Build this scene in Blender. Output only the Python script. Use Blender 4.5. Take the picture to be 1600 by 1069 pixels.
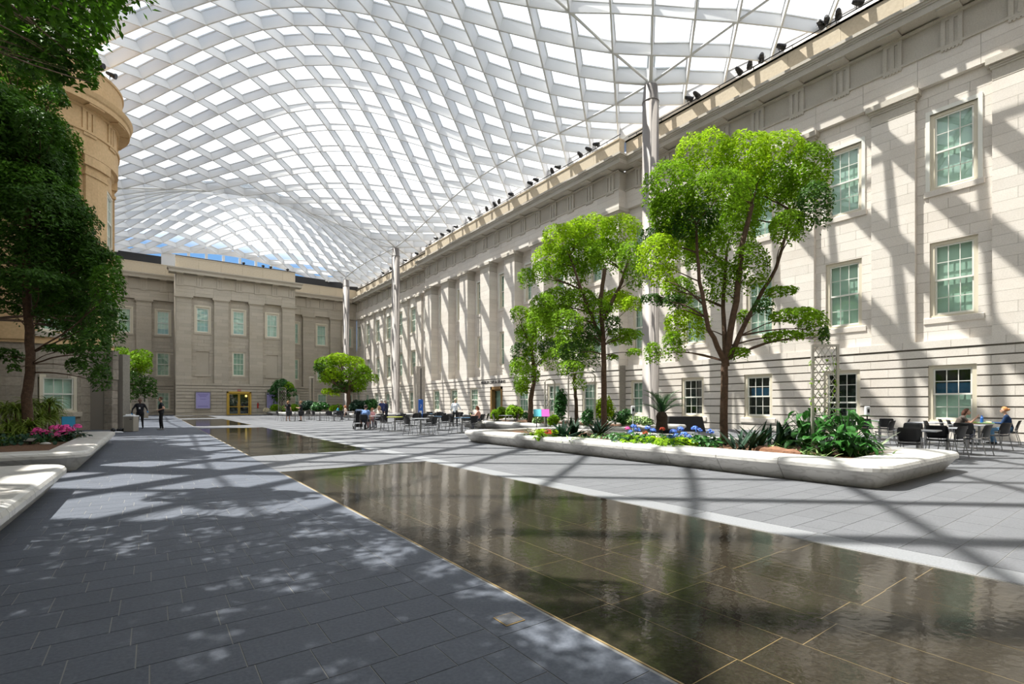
import bpy, bmesh, math, random
from mathutils import Vector, Matrix, noise
R = random.Random(11)
pi = math.pi
scn = bpy.context.scene
for o in list(bpy.data.objects):
    bpy.data.objects.remove(o)
COL = scn.collection

# ------------------------------------------------------------------ camera, sky, sun, exposure
YAW = math.atan2(563.0, 775.0)
CY, SY = math.cos(YAW), math.sin(YAW)
HC, FPX, HOR = 1.4, 775.0, 631.5
cd = bpy.data.cameras.new('camera')
cd.sensor_width = 36.0
cd.lens = 36.0 * FPX / 1600.0
cd.shift_y = (HOR - 534.5) / 1600.0
cd.clip_start = 0.05
cd.clip_end = 600
cam = bpy.data.objects.new('camera', cd)
COL.objects.link(cam)
cam.location = (0, 0, HC)
cam.rotation_euler = (pi / 2, 0, -YAW)
scn.camera = cam

w = bpy.data.worlds.new('sky')
scn.world = w
w.use_nodes = True
nt = w.node_tree
nt.nodes.clear()
wo = nt.nodes.new('ShaderNodeOutputWorld')
bg = nt.nodes.new('ShaderNodeBackground')
tc = nt.nodes.new('ShaderNodeTexCoord')
sep = nt.nodes.new('ShaderNodeSeparateXYZ')
rmp = nt.nodes.new('ShaderNodeValToRGB')
nz = nt.nodes.new('ShaderNodeTexNoise')
nz.inputs['Scale'].default_value = 2.2
nz.inputs['Detail'].default_value = 5
ad = nt.nodes.new('ShaderNodeMath'); ad.operation = 'MULTIPLY_ADD'
ad.inputs[1].default_value = 0.10
ad.inputs[2].default_value = -0.05
ad2 = nt.nodes.new('ShaderNodeMath'); ad2.operation = 'ADD'
nt.links.new(tc.outputs['Generated'], sep.inputs[0])
nt.links.new(tc.outputs['Generated'], nz.inputs['Vector'])
nt.links.new(nz.outputs[0], ad.inputs[0])
nt.links.new(ad.outputs[0], ad2.inputs[0])
nt.links.new(sep.outputs['Z'], ad2.inputs[1])
nt.links.new(ad2.outputs[0], rmp.inputs[0])
cr = rmp.color_ramp
cr.elements[0].position = 0.0; cr.elements[0].color = (0.12, 0.22, 0.40, 1)
cr.elements[1].position = 0.275; cr.elements[1].color = (0.93, 0.95, 1.0, 1)
e = cr.elements.new(0.24); e.color = (0.13, 0.28, 0.52, 1)
nt.links.new(rmp.outputs[0], bg.inputs[0])
bg.inputs[1].default_value = 1.7
nt.links.new(bg.outputs[0], wo.inputs[0])

sd = bpy.data.lights.new('sun', 'SUN')
sd.energy = 11.0
sd.angle = math.radians(0.53)
sd.color = (1.0, 0.945, 0.86)
sun = bpy.data.objects.new('sun', sd)
COL.objects.link(sun)
SUND = Vector((0.3135, -0.342, -1.0)).normalized()
sun.rotation_euler = SUND.to_track_quat('-Z', 'Y').to_euler()
sun.location = (-10, 20, 60)

scn.view_settings.view_transform = 'Standard'
scn.view_settings.look = 'None'
scn.view_settings.gamma = 1
scn.view_settings.use_curve_mapping = False
scn.view_settings.exposure = 0.0

# ------------------------------------------------------------------ helpers
def G(px, y, h=0.0):
    """world point at height h seen at photo pixel px,y"""
    z = FPX * (HC - h) / (y - HOR)
    return Pz(px, z, h)
def Pz(px, z, h):
    r = (px - 800) / FPX
    xc = r * z
    return Vector((CY * xc + SY * z, -SY * xc + CY * z, h))
def hh(y, z):
    return HC + (HOR - y) / FPX * z
def proj(p):
    z = SY * p[0] + CY * p[1]
    xc = CY * p[0] - SY * p[1]
    if z < 0.2: return None
    return (800 + FPX * xc / z, HOR - FPX * (p[2] - HC) / z, z)

class MB:
    def __init__(s): s.v = []; s.f = []; s.m = []
    def quad(s, a, b, c, d, m=0):
        n = len(s.v); s.v += [tuple(a), tuple(b), tuple(c), tuple(d)]; s.f.append((n, n+1, n+2, n+3)); s.m.append(m)
    def tri(s, a, b, c, m=0):
        n = len(s.v); s.v += [tuple(a), tuple(b), tuple(c)]; s.f.append((n, n+1, n+2)); s.m.append(m)
    def hexa(s, p, m=0, flip=False):
        n = len(s.v); s.v += [tuple(q) for q in p]
        for f in ((0,3,2,1),(4,5,6,7),(0,1,5,4),(1,2,6,5),(2,3,7,6),(3,0,4,7)):
            if flip: f = f[::-1]
            s.f.append(tuple(n+i for i in f)); s.m.append(m)
    def box(s, x0, y0, z0, x1, y1, z1, m=0):
        s.hexa([(x0,y0,z0),(x1,y0,z0),(x1,y1,z0),(x0,y1,z0),(x0,y0,z1),(x1,y0,z1),(x1,y1,z1),(x0,y1,z1)], m)
    def bbox(s, x0, y0, z0, x1, y1, z1, b=0.01, m=0):
        """box with bevelled vertical and top edges"""
        rings = []
        for (i, z) in ((0, z0), (0, z1-b), (b, z1)):
            a0, b0, a1, b1 = x0+i, y0+i, x1-i, y1-i
            rings.append([(a0+b,b0,z),(a1-b,b0,z),(a1,b0+b,z),(a1,b1-b,z),(a1-b,b1,z),(a0+b,b1,z),(a0,b1-b,z),(a0,b0+b,z)])
        s.loft(rings, m, True)
    def loft(s, rings, m=0, cap=True, closed=True):
        n = len(s.v); k = len(rings[0])
        for r in rings: s.v += [tuple(p) for p in r]
        for i in range(len(rings)-1):
            for j in range(k if closed else k-1):
                j2 = (j+1) % k
                s.f.append((n+i*k+j, n+i*k+j2, n+(i+1)*k+j2, n+(i+1)*k+j)); s.m.append(m)
        if cap:
            s.f.append(tuple(n+j for j in range(k))[::-1]); s.m.append(m)
            s.f.append(tuple(n+(len(rings)-1)*k+j for j in range(k))); s.m.append(m)
    def tube(s, pts, rad, k=8, m=0, cap=True):
        pts = [Vector(p) for p in pts]
        if not hasattr(rad, '__len__'): rad = [rad]*len(pts)
        rings = []; prev = None
        for i, p in enumerate(pts):
            a = pts[max(i-1, 0)]; b = pts[min(i+1, len(pts)-1)]
            t = (b-a)
            t = t.normalized() if t.length > 1e-9 else Vector((0,0,1))
            if prev is None:
                u = t.orthogonal().normalized()
            else:
                u = prev - t*prev.dot(t)
                u = u.normalized() if u.length > 1e-6 else t.orthogonal().normalized()
            prev = u; v = t.cross(u)
            rings.append([p + (u*math.cos(2*pi*j/k)+v*math.sin(2*pi*j/k))*rad[i] for j in range(k)])
        s.loft(rings, m, cap)
    def lathe(s, prof, k=24, c=(0,0), m=0, a0=0, a1=2*pi, cap=True):
        full = abs(a1-a0-2*pi) < 1e-6
        n = k if full else k+1
        rings = [[(c[0]+r*math.cos(a0+(a1-a0)*j/k), c[1]+r*math.sin(a0+(a1-a0)*j/k), z) for j in range(n)] for (r, z) in prof]
        s.loft(rings, m, cap and full, full)
    def ball(s, c, r, k=10, m=0, sc=(1,1,1)):
        prof = [(max(0.02, math.sin(pi*i/(k//2+1)))*r, -math.cos(pi*i/(k//2+1))*r) for i in range(0, k//2+2)]
        rings = [[(c[0]+q*math.cos(2*pi*j/k)*sc[0], c[1]+q*math.sin(2*pi*j/k)*sc[1], c[2]+z*sc[2]) for j in range(k)] for (q, z) in prof]
        s.loft(rings, m, True)
    def mesh(s, name, mats, smooth=False):
        me = bpy.data.meshes.new(name)
        me.from_pydata(s.v, [], s.f)
        if not isinstance(mats, (list, tuple)): mats = [mats]
        for q in mats: me.materials.append(q)
        if len(mats) > 1: me.polygons.foreach_set('material_index', s.m)
        if smooth: me.polygons.foreach_set('use_smooth', [True]*len(s.f))
        me.update()
        return me
    def build(s, name, mats, parent=None, smooth=False, kind=None, label=None, loc=None):
        o = bpy.data.objects.new(name, s.mesh(name, mats, smooth))
        COL.objects.link(o)
        if parent: o.parent = parent
        if kind: o['kind'] = kind
        if label: o['label'] = label
        if loc is not None: o.location = loc
        return o

def link(name, me, parent=None, loc=None, rot=None):
    o = bpy.data.objects.new(name, me); COL.objects.link(o)
    if parent: o.parent = parent
    if loc is not None: o.location = loc
    if rot is not None: o.rotation_euler = rot
    return o
def thing(name, label, cat, loc=(0,0,0), rz=0, group=None):
    o = bpy.data.objects.new(name, None); COL.objects.link(o)
    o.empty_display_size = 0.2
    o.location = loc; o.rotation_euler = (0,0,rz)
    o['label'] = label; o['category'] = cat
    if group: o['group'] = group
    return o
def tag(o, label, cat, group=None):
    o['label'] = label; o['category'] = cat
    if group: o['group'] = group
    return o
def dup(root, loc, rz, label=None, group=None):
    r = root.copy(); COL.objects.link(r); r.location = loc; r.rotation_euler = (0,0,rz)
    if label: r['label'] = label
    if group: r['group'] = group
    for ch in list(root.children):
        c = ch.copy(); COL.objects.link(c); c.parent = r
        for g in ch.children:
            d = g.copy(); COL.objects.link(d); d.parent = c
    return r

# ------------------------------------------------------------------ materials
def mat(name, col, rough=0.6, metal=0.0, spec=0.5, noise_amt=0.0, nscale=8.0, bump=0.0, bscale=30.0, rnd=0.0, col2=None, transl=0.0):
    m = bpy.data.materials.new(name); m.use_nodes = True
    n = m.node_tree; L = n.links
    bs = n.nodes['Principled BSDF']
    bs.inputs['Roughness'].default_value = rough
    bs.inputs['Metallic'].default_value = metal
    bs.inputs['Specular IOR Level'].default_value = spec
    cur = None
    rgb = n.nodes.new('ShaderNodeRGB'); rgb.outputs[0].default_value = (*col, 1); cur = rgb.outputs[0]
    tcn = n.nodes.new('ShaderNodeTexCoord')
    if noise_amt or col2:
        t = n.nodes.new('ShaderNodeTexNoise'); t.inputs['Scale'].default_value = nscale; t.inputs['Detail'].default_value = 6
        L.new(tcn.outputs['Object'], t.inputs['Vector'])
        mr = n.nodes.new('ShaderNodeMapRange'); mr.inputs[1].default_value = 0.3; mr.inputs[2].default_value = 0.7
        L.new(t.outputs[0], mr.inputs[0])
        mx = n.nodes.new('ShaderNodeMix'); mx.data_type = 'RGBA'
        c2 = col2 if col2 else tuple(min(1, c*(1-noise_amt)) for c in col)
        L.new(mr.outputs[0], mx.inputs[0]); L.new(cur, mx.inputs[6]); mx.inputs[7].default_value = (*c2, 1)
        cur = mx.outputs[2]
    if rnd:
        gi = n.nodes.new('ShaderNodeNewGeometry'); oi = n.nodes.new('ShaderNodeObjectInfo')
        a = n.nodes.new('ShaderNodeMath'); a.operation = 'ADD'
        L.new(gi.outputs['Random Per Island'], a.inputs[0]); L.new(oi.outputs['Random'], a.inputs[1])
        fr = n.nodes.new('ShaderNodeMath'); fr.operation = 'FRACT'; L.new(a.outputs[0], fr.inputs[0])
        m2 = n.nodes.new('ShaderNodeMapRange'); m2.inputs[3].default_value = 1-rnd; m2.inputs[4].default_value = 1+rnd
        L.new(fr.outputs[0], m2.inputs[0])
        hs = n.nodes.new('ShaderNodeHueSaturation'); L.new(m2.outputs[0], hs.inputs['Value']); L.new(cur, hs.inputs['Color'])
        cur = hs.outputs[0]
    L.new(cur, bs.inputs['Base Color'])
    if bump:
        t2 = n.nodes.new('ShaderNodeTexNoise'); t2.inputs['Scale'].default_value = bscale; t2.inputs['Detail'].default_value = 4
        L.new(tcn.outputs['Object'], t2.inputs['Vector'])
        b = n.nodes.new('ShaderNodeBump'); b.inputs['Strength'].default_value = bump; b.inputs['Distance'].default_value = 0.02
        L.new(t2.outputs[0], b.inputs['Height']); L.new(b.outputs[0], bs.inputs['Normal'])
    if transl:
        tr = n.nodes.new('ShaderNodeBsdfTranslucent'); L.new(cur, tr.inputs[0])
        ms = n.nodes.new('ShaderNodeMixShader'); ms.inputs[0].default_value = transl
        L.new(bs.outputs[0], ms.inputs[1]); L.new(tr.outputs[0], ms.inputs[2])
        L.new(ms.outputs[0], n.nodes['Material Output'].inputs[0])
    return m
def glassy(name, tint, ior=1.45, rough=0.02, bump=0, bscale=6, boost=1.0):
    m = bpy.data.materials.new(name); m.use_nodes = True
    n = m.node_tree; n.nodes.clear(); L = n.links
    out = n.nodes.new('ShaderNodeOutputMaterial'); mx = n.nodes.new('ShaderNodeMixShader')
    tr = n.nodes.new('ShaderNodeBsdfTransparent'); tr.inputs[0].default_value = (*tint, 1)
    gl = n.nodes.new('ShaderNodeBsdfGlossy'); gl.inputs['Roughness'].default_value = rough
    lw = n.nodes.new('ShaderNodeLayerWeight'); lw.inputs[0].default_value = 0.5
    pw = n.nodes.new('ShaderNodeMath'); pw.operation = 'POWER'; pw.inputs[1].default_value = 5.0
    L.new(lw.outputs['Facing'], pw.inputs[0])
    f0 = ((ior-1)/(ior+1))**2
    fr = n.nodes.new('ShaderNodeMath'); fr.operation = 'MULTIPLY_ADD'; fr.inputs[1].default_value = 1-f0; fr.inputs[2].default_value = f0
    L.new(pw.outputs[0], fr.inputs[0])
    mul = n.nodes.new('ShaderNodeMath'); mul.operation = 'MULTIPLY'; mul.inputs[1].default_value = boost; mul.use_clamp = True
    L.new(fr.outputs[0], mul.inputs[0]); L.new(mul.outputs[0], mx.inputs[0]); L.new(tr.outputs[0], mx.inputs[1]); L.new(gl.outputs[0], mx.inputs[2]); L.new(mx.outputs[0], out.inputs[0])
    if bump:
        tcn = n.nodes.new('ShaderNodeTexCoord'); t = n.nodes.new('ShaderNodeTexNoise')
        t.inputs['Scale'].default_value = bscale; t.inputs['Detail'].default_value = 3
        L.new(tcn.outputs['Object'], t.inputs['Vector'])
        b = n.nodes.new('ShaderNodeBump'); b.inputs['Strength'].default_value = bump; b.inputs['Distance'].default_value = 0.01
        L.new(t.outputs[0], b.inputs['Height']); L.new(b.outputs[0], gl.inputs['Normal']); L.new(b.outputs[0], lw.inputs['Normal'])
    return m
def speckle(name, c1, c2, fine, rough, rnd, patch=None, pscale=0.6, bump=0.1, spec=0.4):
    """granite: fine speckle of two tones, slow patches, per stone variation"""
    m = mat(name, c1, rough, spec=spec, col2=c2, nscale=fine, rnd=rnd, bump=bump, bscale=fine*0.7)
    if patch:
        n = m.node_tree; L = n.links
        bs = n.nodes['Principled BSDF']
        src = bs.inputs['Base Color'].links[0].from_socket
        tcn = n.nodes.new('ShaderNodeTexCoord')
        t = n.nodes.new('ShaderNodeTexNoise'); t.inputs['Scale'].default_value = pscale; t.inputs['Detail'].default_value = 7; t.inputs['Roughness'].default_value = 0.65
        L.new(tcn.outputs['Object'], t.inputs['Vector'])
        mr = n.nodes.new('ShaderNodeMapRange'); mr.inputs[1].default_value = 0.42; mr.inputs[2].default_value = 0.7; mr.inputs[4].default_value = 0.8
        L.new(t.outputs[0], mr.inputs[0])
        mx = n.nodes.new('ShaderNodeMix'); mx.data_type = 'RGBA'; mx.blend_type = 'MULTIPLY'
        L.new(mr.outputs[0], mx.inputs[0]); L.new(src, mx.inputs[6]); mx.inputs[7].default_value = (*patch, 1)
        L.new(mx.outputs[2], bs.inputs['Base Color'])
    return m
def marble(name):
    m = mat(name, (0.68,0.66,0.63), 0.32, spec=0.5, rnd=0.04)
    n = m.node_tree; L = n.links; bs = n.nodes['Principled BSDF']
    src = bs.inputs['Base Color'].links[0].from_socket
    tcn = n.nodes.new('ShaderNodeTexCoord')
    mp = n.nodes.new('ShaderNodeMapping'); mp.inputs['Rotation'].default_value = (0.5,0.9,0.3); mp.inputs['Scale'].default_value = (1,1,2.2)
    L.new(tcn.outputs['Object'], mp.inputs[0])
    wv = n.nodes.new('ShaderNodeTexWave'); wv.inputs['Scale'].default_value = 1.5; wv.inputs['Distortion'].default_value = 11; wv.inputs['Detail'].default_value = 5; wv.inputs['Detail Scale'].default_value = 1.6
    L.new(mp.outputs[0], wv.inputs['Vector'])
    rp = n.nodes.new('ShaderNodeValToRGB'); rp.color_ramp.elements[0].position = 0.0; rp.color_ramp.elements[0].color = (0.50,0.49,0.46,1)
    rp.color_ramp.elements[1].position = 0.28; rp.color_ramp.elements[1].color = (1,1,1,1)
    L.new(wv.outputs[1], rp.inputs[0])
    mx = n.nodes.new('ShaderNodeMix'); mx.data_type = 'RGBA'; mx.blend_type = 'MULTIPLY'; mx.inputs[0].default_value = 0.38
    L.new(src, mx.inputs[6]); L.new(rp.outputs[0], mx.inputs[7])
    L.new(mx.outputs[2], bs.inputs['Base Color'])
    return m

M = {}
M['stone'] = speckle('granite_wall', (0.77,0.715,0.65), (0.67,0.62,0.56), 26, 0.85, 0.06, patch=(0.90,0.87,0.84), pscale=0.35, bump=0.04)
M['stone_dk'] = speckle('mortar', (0.30,0.28,0.24), (0.24,0.22,0.19), 10, 0.9, 0.0)
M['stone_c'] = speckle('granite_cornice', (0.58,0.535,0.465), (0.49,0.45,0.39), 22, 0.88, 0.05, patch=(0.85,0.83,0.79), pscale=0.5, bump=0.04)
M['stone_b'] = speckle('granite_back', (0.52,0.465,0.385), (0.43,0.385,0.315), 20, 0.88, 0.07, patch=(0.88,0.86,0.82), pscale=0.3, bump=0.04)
M['coping'] = speckle('parapet_sandstone', (0.58,0.50,0.38), (0.50,0.42,0.31), 9, 0.85, 0.04)
M['sand'] = speckle('sandstone', (0.66,0.46,0.26), (0.56,0.39,0.21), 9, 0.85, 0.05, patch=(0.8,0.76,0.7), pscale=0.4)
M['frame'] = mat('cream_paint', (0.66,0.60,0.47), 0.45)
M['sash'] = mat('white_sash_paint', (0.78,0.77,0.70), 0.4)
M['blind'] = mat('mint_blind', (0.78,0.88,0.80), 0.8, noise_amt=0.12, nscale=1.5)
M['blind_d'] = mat('green_shade', (0.50,0.62,0.52), 0.8)
M['dark'] = mat('dark_interior', (0.035,0.035,0.035), 0.7)
M['bluein'] = mat('blue_banner_inside', (0.05,0.22,0.48), 0.7, noise_amt=0.3, nscale=2)
M['pane'] = glassy('window_glass', (0.86,0.93,0.90), 1.5, 0.01, 0.04, 1.5, 1.3)
M['roofglass'] = glassy('roof_glass', (0.95,0.97,0.98), 1.3, 0.02, 0, 1, 0.25)
M['roof'] = mat('white_roof_steel', (0.70,0.70,0.70), 0.5, spec=0.25)
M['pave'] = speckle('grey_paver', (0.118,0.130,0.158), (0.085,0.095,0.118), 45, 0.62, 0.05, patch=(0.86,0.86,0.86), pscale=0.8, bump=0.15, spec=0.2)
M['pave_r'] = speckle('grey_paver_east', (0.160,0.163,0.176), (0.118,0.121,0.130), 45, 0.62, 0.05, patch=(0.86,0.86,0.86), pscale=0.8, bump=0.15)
M['grout'] = mat('pale_grout', (0.24,0.235,0.225), 0.9)
M['goldgrout'] = mat('golden_grout', (0.30,0.21,0.09), 0.6)
M['pool'] = speckle('wet_granite', (0.042,0.034,0.025), (0.020,0.016,0.012), 55, 0.6, 0.12, patch=(0.7,0.68,0.62), pscale=0.9, bump=0.2, spec=0.08)
M['water'] = glassy('water_film', (0.93,0.94,0.92), 1.33, 0.035, 0.14, 14, 0.95)
M['edge'] = speckle('light_edge_granite', (0.26,0.265,0.28), (0.20,0.205,0.215), 50, 0.55, 0.05)
M['marble'] = marble('white_marble')
M['soil'] = mat('bark_mulch', (0.17,0.085,0.04), 0.95, col2=(0.07,0.035,0.02), nscale=22, bump=1.0, bscale=30)
M['steel'] = mat('column_steel', (0.30,0.27,0.25), 0.55, metal=0.0, spec=0.3)
M['steel_d'] = mat('column_steel_dark', (0.18,0.16,0.15), 0.5, metal=0.1)
M['black'] = mat('black_plastic', (0.012,0.012,0.014), 0.42)
M['blackm'] = mat('black_metal', (0.02,0.02,0.022), 0.4, metal=0.3)
M['chrome'] = mat('grey_chair_metal', (0.33,0.33,0.34), 0.35, metal=0.8)
M['bark'] = mat('tree_bark', (0.13,0.075,0.045), 0.9, col2=(0.07,0.04,0.025), nscale=12, bump=0.8, bscale=25)
M['leaf1'] = mat('bright_leaf', (0.20,0.36,0.015), 0.65, rnd=0.45, transl=0.4, spec=0.12)
M['leaf2'] = mat('lime_leaf', (0.33,0.50,0.015), 0.65, rnd=0.4, transl=0.45, spec=0.12)
M['leaf4'] = mat('shade_toned_leaf', (0.075,0.19,0.012), 0.5, rnd=0.4, transl=0.35, spec=0.25)  # darker green, self-shade of the left crowns put into the colour
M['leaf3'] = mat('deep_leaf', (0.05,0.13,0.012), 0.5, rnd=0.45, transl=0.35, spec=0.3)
M['pdark'] = mat('dark_blade_leaf', (0.013,0.047,0.022), 0.55, rnd=0.3, spec=0.25)
M['pmid'] = mat('glossy_green_leaf', (0.038,0.15,0.025), 0.38, rnd=0.45, transl=0.2)
M['pvar'] = mat('variegated_leaf', (0.42,0.52,0.22), 0.5, col2=(0.10,0.26,0.05), nscale=14, rnd=0.25)
M['pspike'] = mat('spiky_leaf', (0.21,0.30,0.04), 0.5, rnd=0.35, transl=0.25)
M['pink'] = mat('pink_petals', (0.80,0.06,0.33), 0.6, rnd=0.3)
M['blue'] = mat('blue_petals', (0.09,0.20,0.72), 0.6, rnd=0.4)
M['redf'] = mat('red_petals', (0.60,0.07,0.03), 0.6, rnd=0.3)
M['cream'] = mat('cream_petals', (0.75,0.68,0.50), 0.6, rnd=0.15)
M['log'] = mat('driftwood', (0.30,0.15,0.085), 0.85, col2=(0.14,0.065,0.035), nscale=7, bump=1, bscale=15)
M['trellis'] = mat('grey_trellis_metal', (0.50,0.47,0.43), 0.4, metal=0.4)
M['gold'] = mat('polished_brass', (0.55,0.36,0.07), 0.3, metal=0.7)
M['bronze'] = mat('bronze_door_frame', (0.30,0.18,0.07), 0.4, metal=0.3)
M['lav'] = mat('lavender_poster', (0.36,0.33,0.62), 0.7)
M['white'] = mat('white_plastic', (0.75,0.76,0.78), 0.5)
M['skyblue'] = mat('blue_panel', (0.02,0.26,0.48), 0.5)
M['signblue'] = mat('blue_kiosk', (0.02,0.12,0.50), 0.5)
M['cyan'] = mat('cyan_print', (0.09,0.50,0.62), 0.5)
M['magenta'] = mat('magenta_print', (0.62,0.08,0.42), 0.5)
M['greypanel'] = mat('grey_partition', (0.30,0.27,0.235), 0.6)
M['pier'] = speckle('rough_pier_stone', (0.33,0.29,0.24), (0.22,0.19,0.16), 5, 0.9, 0.15, bump=0.5)
M['pylon'] = speckle('pylon_stone', (0.46,0.41,0.35), (0.38,0.34,0.29), 6, 0.7, 0.05)
M['red'] = mat('red_paint', (0.50,0.03,0.02), 0.4)
M['bin'] = mat('brushed_bin_steel', (0.42,0.39,0.34), 0.35, metal=0.6)
M['tabgrey'] = mat('grey_table_top', (0.30,0.31,0.34), 0.3)
M['tabblue'] = mat('blue_table_top', (0.05,0.19,0.36), 0.3)
M['tabyel'] = mat('lime_table_top', (0.42,0.45,0.06), 0.3)
M['tabgreen'] = mat('light_green_table_top', (0.35,0.62,0.25), 0.3)
M['skin'] = mat('skin', (0.60,0.34,0.24), 0.55)
M['skin_d'] = mat('dark_skin', (0.12,0.06,0.04), 0.55)
# ------------------------------------------------------------------ the setting: walls
class Frame:
    def __init__(s, O, U, N, rz):
        s.O = Vector(O); s.U = Vector(U); s.N = Vector(N); s.rz = rz
        s.flip = s.U.cross(s.N).z < 0
    def p(s, u, w_, h): return s.O + s.U*u + s.N*w_ + Vector((0,0,h))
    def box(s, mb, u0, u1, h0, h1, w0, w1, m=0):
        mb.hexa([s.p(u0,w0,h0),s.p(u1,w0,h0),s.p(u1,w1,h0),s.p(u0,w1,h0),s.p(u0,w0,h1),s.p(u1,w0,h1),s.p(u1,w1,h1),s.p(u0,w1,h1)], m, s.flip)
FR_R = Frame((26.45,0,0), (0,1,0), (-1,0,0), pi/2)
FR_B = Frame((0,78.5,0), (1,0,0), (0,-1,0), pi)
FR_L = Frame((-8.15,0,0), (0,1,0), (1,0,0), -pi/2)
FR_F = Frame((0,-7.0,0), (1,0,0), (0,1,0), 0)

def cut(u0, u1, h0, h1, holes):
    hs = sorted(set([h0, h1] + [x for q in holes for x in (q[2], q[3]) if h0 < x < h1]))
    out = []
    for a, b in zip(hs, hs[1:]):
        hm = (a+b)/2
        ho = sorted([(q[0], q[1]) for q in holes if q[2] < hm < q[3] and q[1] > u0 and q[0] < u1])
        c = u0
        for (x0, x1) in ho:
            if x0 > c + 1e-4: out.append((c, x0, a, b))
            c = max(c, x1)
        if c < u1 - 1e-4: out.append((c, u1, a, b))
    return out

class Wall:
    """collects stones of one wall; the largest in view become single objects, the rest one part"""
    def __init__(s, name, fr, stone, single=300):
        s.fr = fr; s.name = name; s.stone = stone; s.single = single
        s.core = MB(); s.st = []; s.dets = {}
    def stone_(s, u0, u1, h0, h1, w0, w1):
        s.st.append((u0, u1, h0, h1, w0, w1))
    def courses(s, u0, u1, h0, h1, hs, length, wface, holes, th=0.1, gap=0.0045, off0=0):
        n = max(1, round((h1-h0)/hs)); d = (h1-h0)/n
        for i in range(n):
            a = h0+i*d; b = a+d
            off = (0.5*length if i % 2 else 0) + off0
            for (x0, x1, ya, yb) in cut(u0, u1, a, b, holes):
                js = [x0]
                k = math.ceil((x0 + 0.25*length - off)/length)
                while off + k*length < x1 - 0.25*length:
                    if off + k*length > x0 + 0.2: js.append(off + k*length)
                    k += 1
                js.append(x1)
                for p, q in zip(js, js[1:]):
                    g0 = gap if ya <= a+1e-4 else 0
                    g1 = gap if yb >= b-1e-4 else 0
                    s.stone_(p+gap, q-gap, ya+g0, yb-g1, wface-th, wface)
    def finish(s, mats):
        o = s.core.build(s.name, M['stone_dk'] if mats is None else mats, kind='structure')
        s.obj = o
        def score(t):
            c = s.fr.p((t[0]+t[1])/2, t[5], (t[2]+t[3])/2)
            q = proj(c)
            if q is None or not (-30 < q[0] < 1630 and -30 < q[1] < 1100): return 0
            return (t[1]-t[0])*(t[3]-t[2])/q[2]**2
        sc = sorted([(score(t), i) for i, t in enumerate(s.st)], reverse=True)
        one = set(i for v, i in sc[:s.single] if v > 0)
        rest = MB()
        for i, t in enumerate(s.st):
            if i in one:
                mb = MB(); s.fr.box(mb, *t); mb.build('stone', s.stone, o)
            else:
                s.fr.box(rest, *t)
        if rest.v: rest.build('stone_facing', s.stone, o, kind='stuff')
        return o

WIN = []
def make_window(kind):
    """window template in local axes: x along wall, y outward, z up from the sill; returns dict of meshes"""
    H = {'upper': 2.95, 'middle': 2.90, 'ground': 2.1, 'tall': 2.75, 'short': 1.68}[kind]
    W = 1.22; fw = 0.14; rows = {'upper':4,'middle':4,'ground':4,'tall':5,'short':2}[kind]
    fr = MB()
    x = W/2
    for sgn in (-1, 1):
        fr.box(min(sgn*x, sgn*(x+fw)), -0.26, 0, max(sgn*x, sgn*(x+fw)), -0.05, H)
        fr.box(min(sgn*x, sgn*(x+0.05)), -0.26, 0, max(sgn*x, sgn*(x+0.05)), -0.10, H)
    fr.box(-x-fw, -0.26, H, x+fw, -0.05, H+fw)
    fr.box(-x-fw, -0.26, -0.10, x+fw, -0.02, 0.0)
    sash = MB()
    zm = H/2
    rail = 0.055
    sash.box(-x, -0.19, 0, x, -0.13, 0.09)
    sash.box(-x, -0.15, H-0.07, x, -0.09, H)
    sash.box(-x, -0.19, zm-0.035, x, -0.09, zm+0.035)
    for (z0, z1, y0) in ((0.09, zm-0.035, -0.19), (zm+0.035, H-0.07, -0.15)):
        for sgn in (-1, 1): sash.box(min(sgn*x, sgn*(x-0.06)), y0, z0, max(sgn*x, sgn*(x-0.06)), y0+0.05, z1)
        for k in (-1, 1): sash.box(k*(W-0.12)/6-0.013, y0+0.01, z0, k*(W-0.12)/6+0.013, y0+0.045, z1)
    rws = rows
    for r in range(1, rws):
        z = H*r/rws
        if abs(z-zm) < 0.05: continue
        y0 = -0.19 if z < zm else -0.15
        sash.box(-x+0.05, y0+0.01, z-0.013, x-0.05, y0+0.045, z+0.013)
    panes = []
    for r in range(rws):
        for c in range(3):
            z0 = H*r/rws+0.02; z1 = H*(r+1)/rws-0.02
            a = -x+0.05+c*(W-0.1)/3+0.013; b = a+(W-0.1)/3-0.026
            y0 = -0.172 if (z0+z1)/2 < zm else -0.132
            panes.append((a, b, z0, z1, y0))
    return dict(H=H, frame=fr.mesh('window_frame', M['frame']), sash=sash.mesh('sash', M['sash']), panes=panes)
WT = {k: make_window(k) for k in ('upper','middle','ground','tall','short')}
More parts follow.
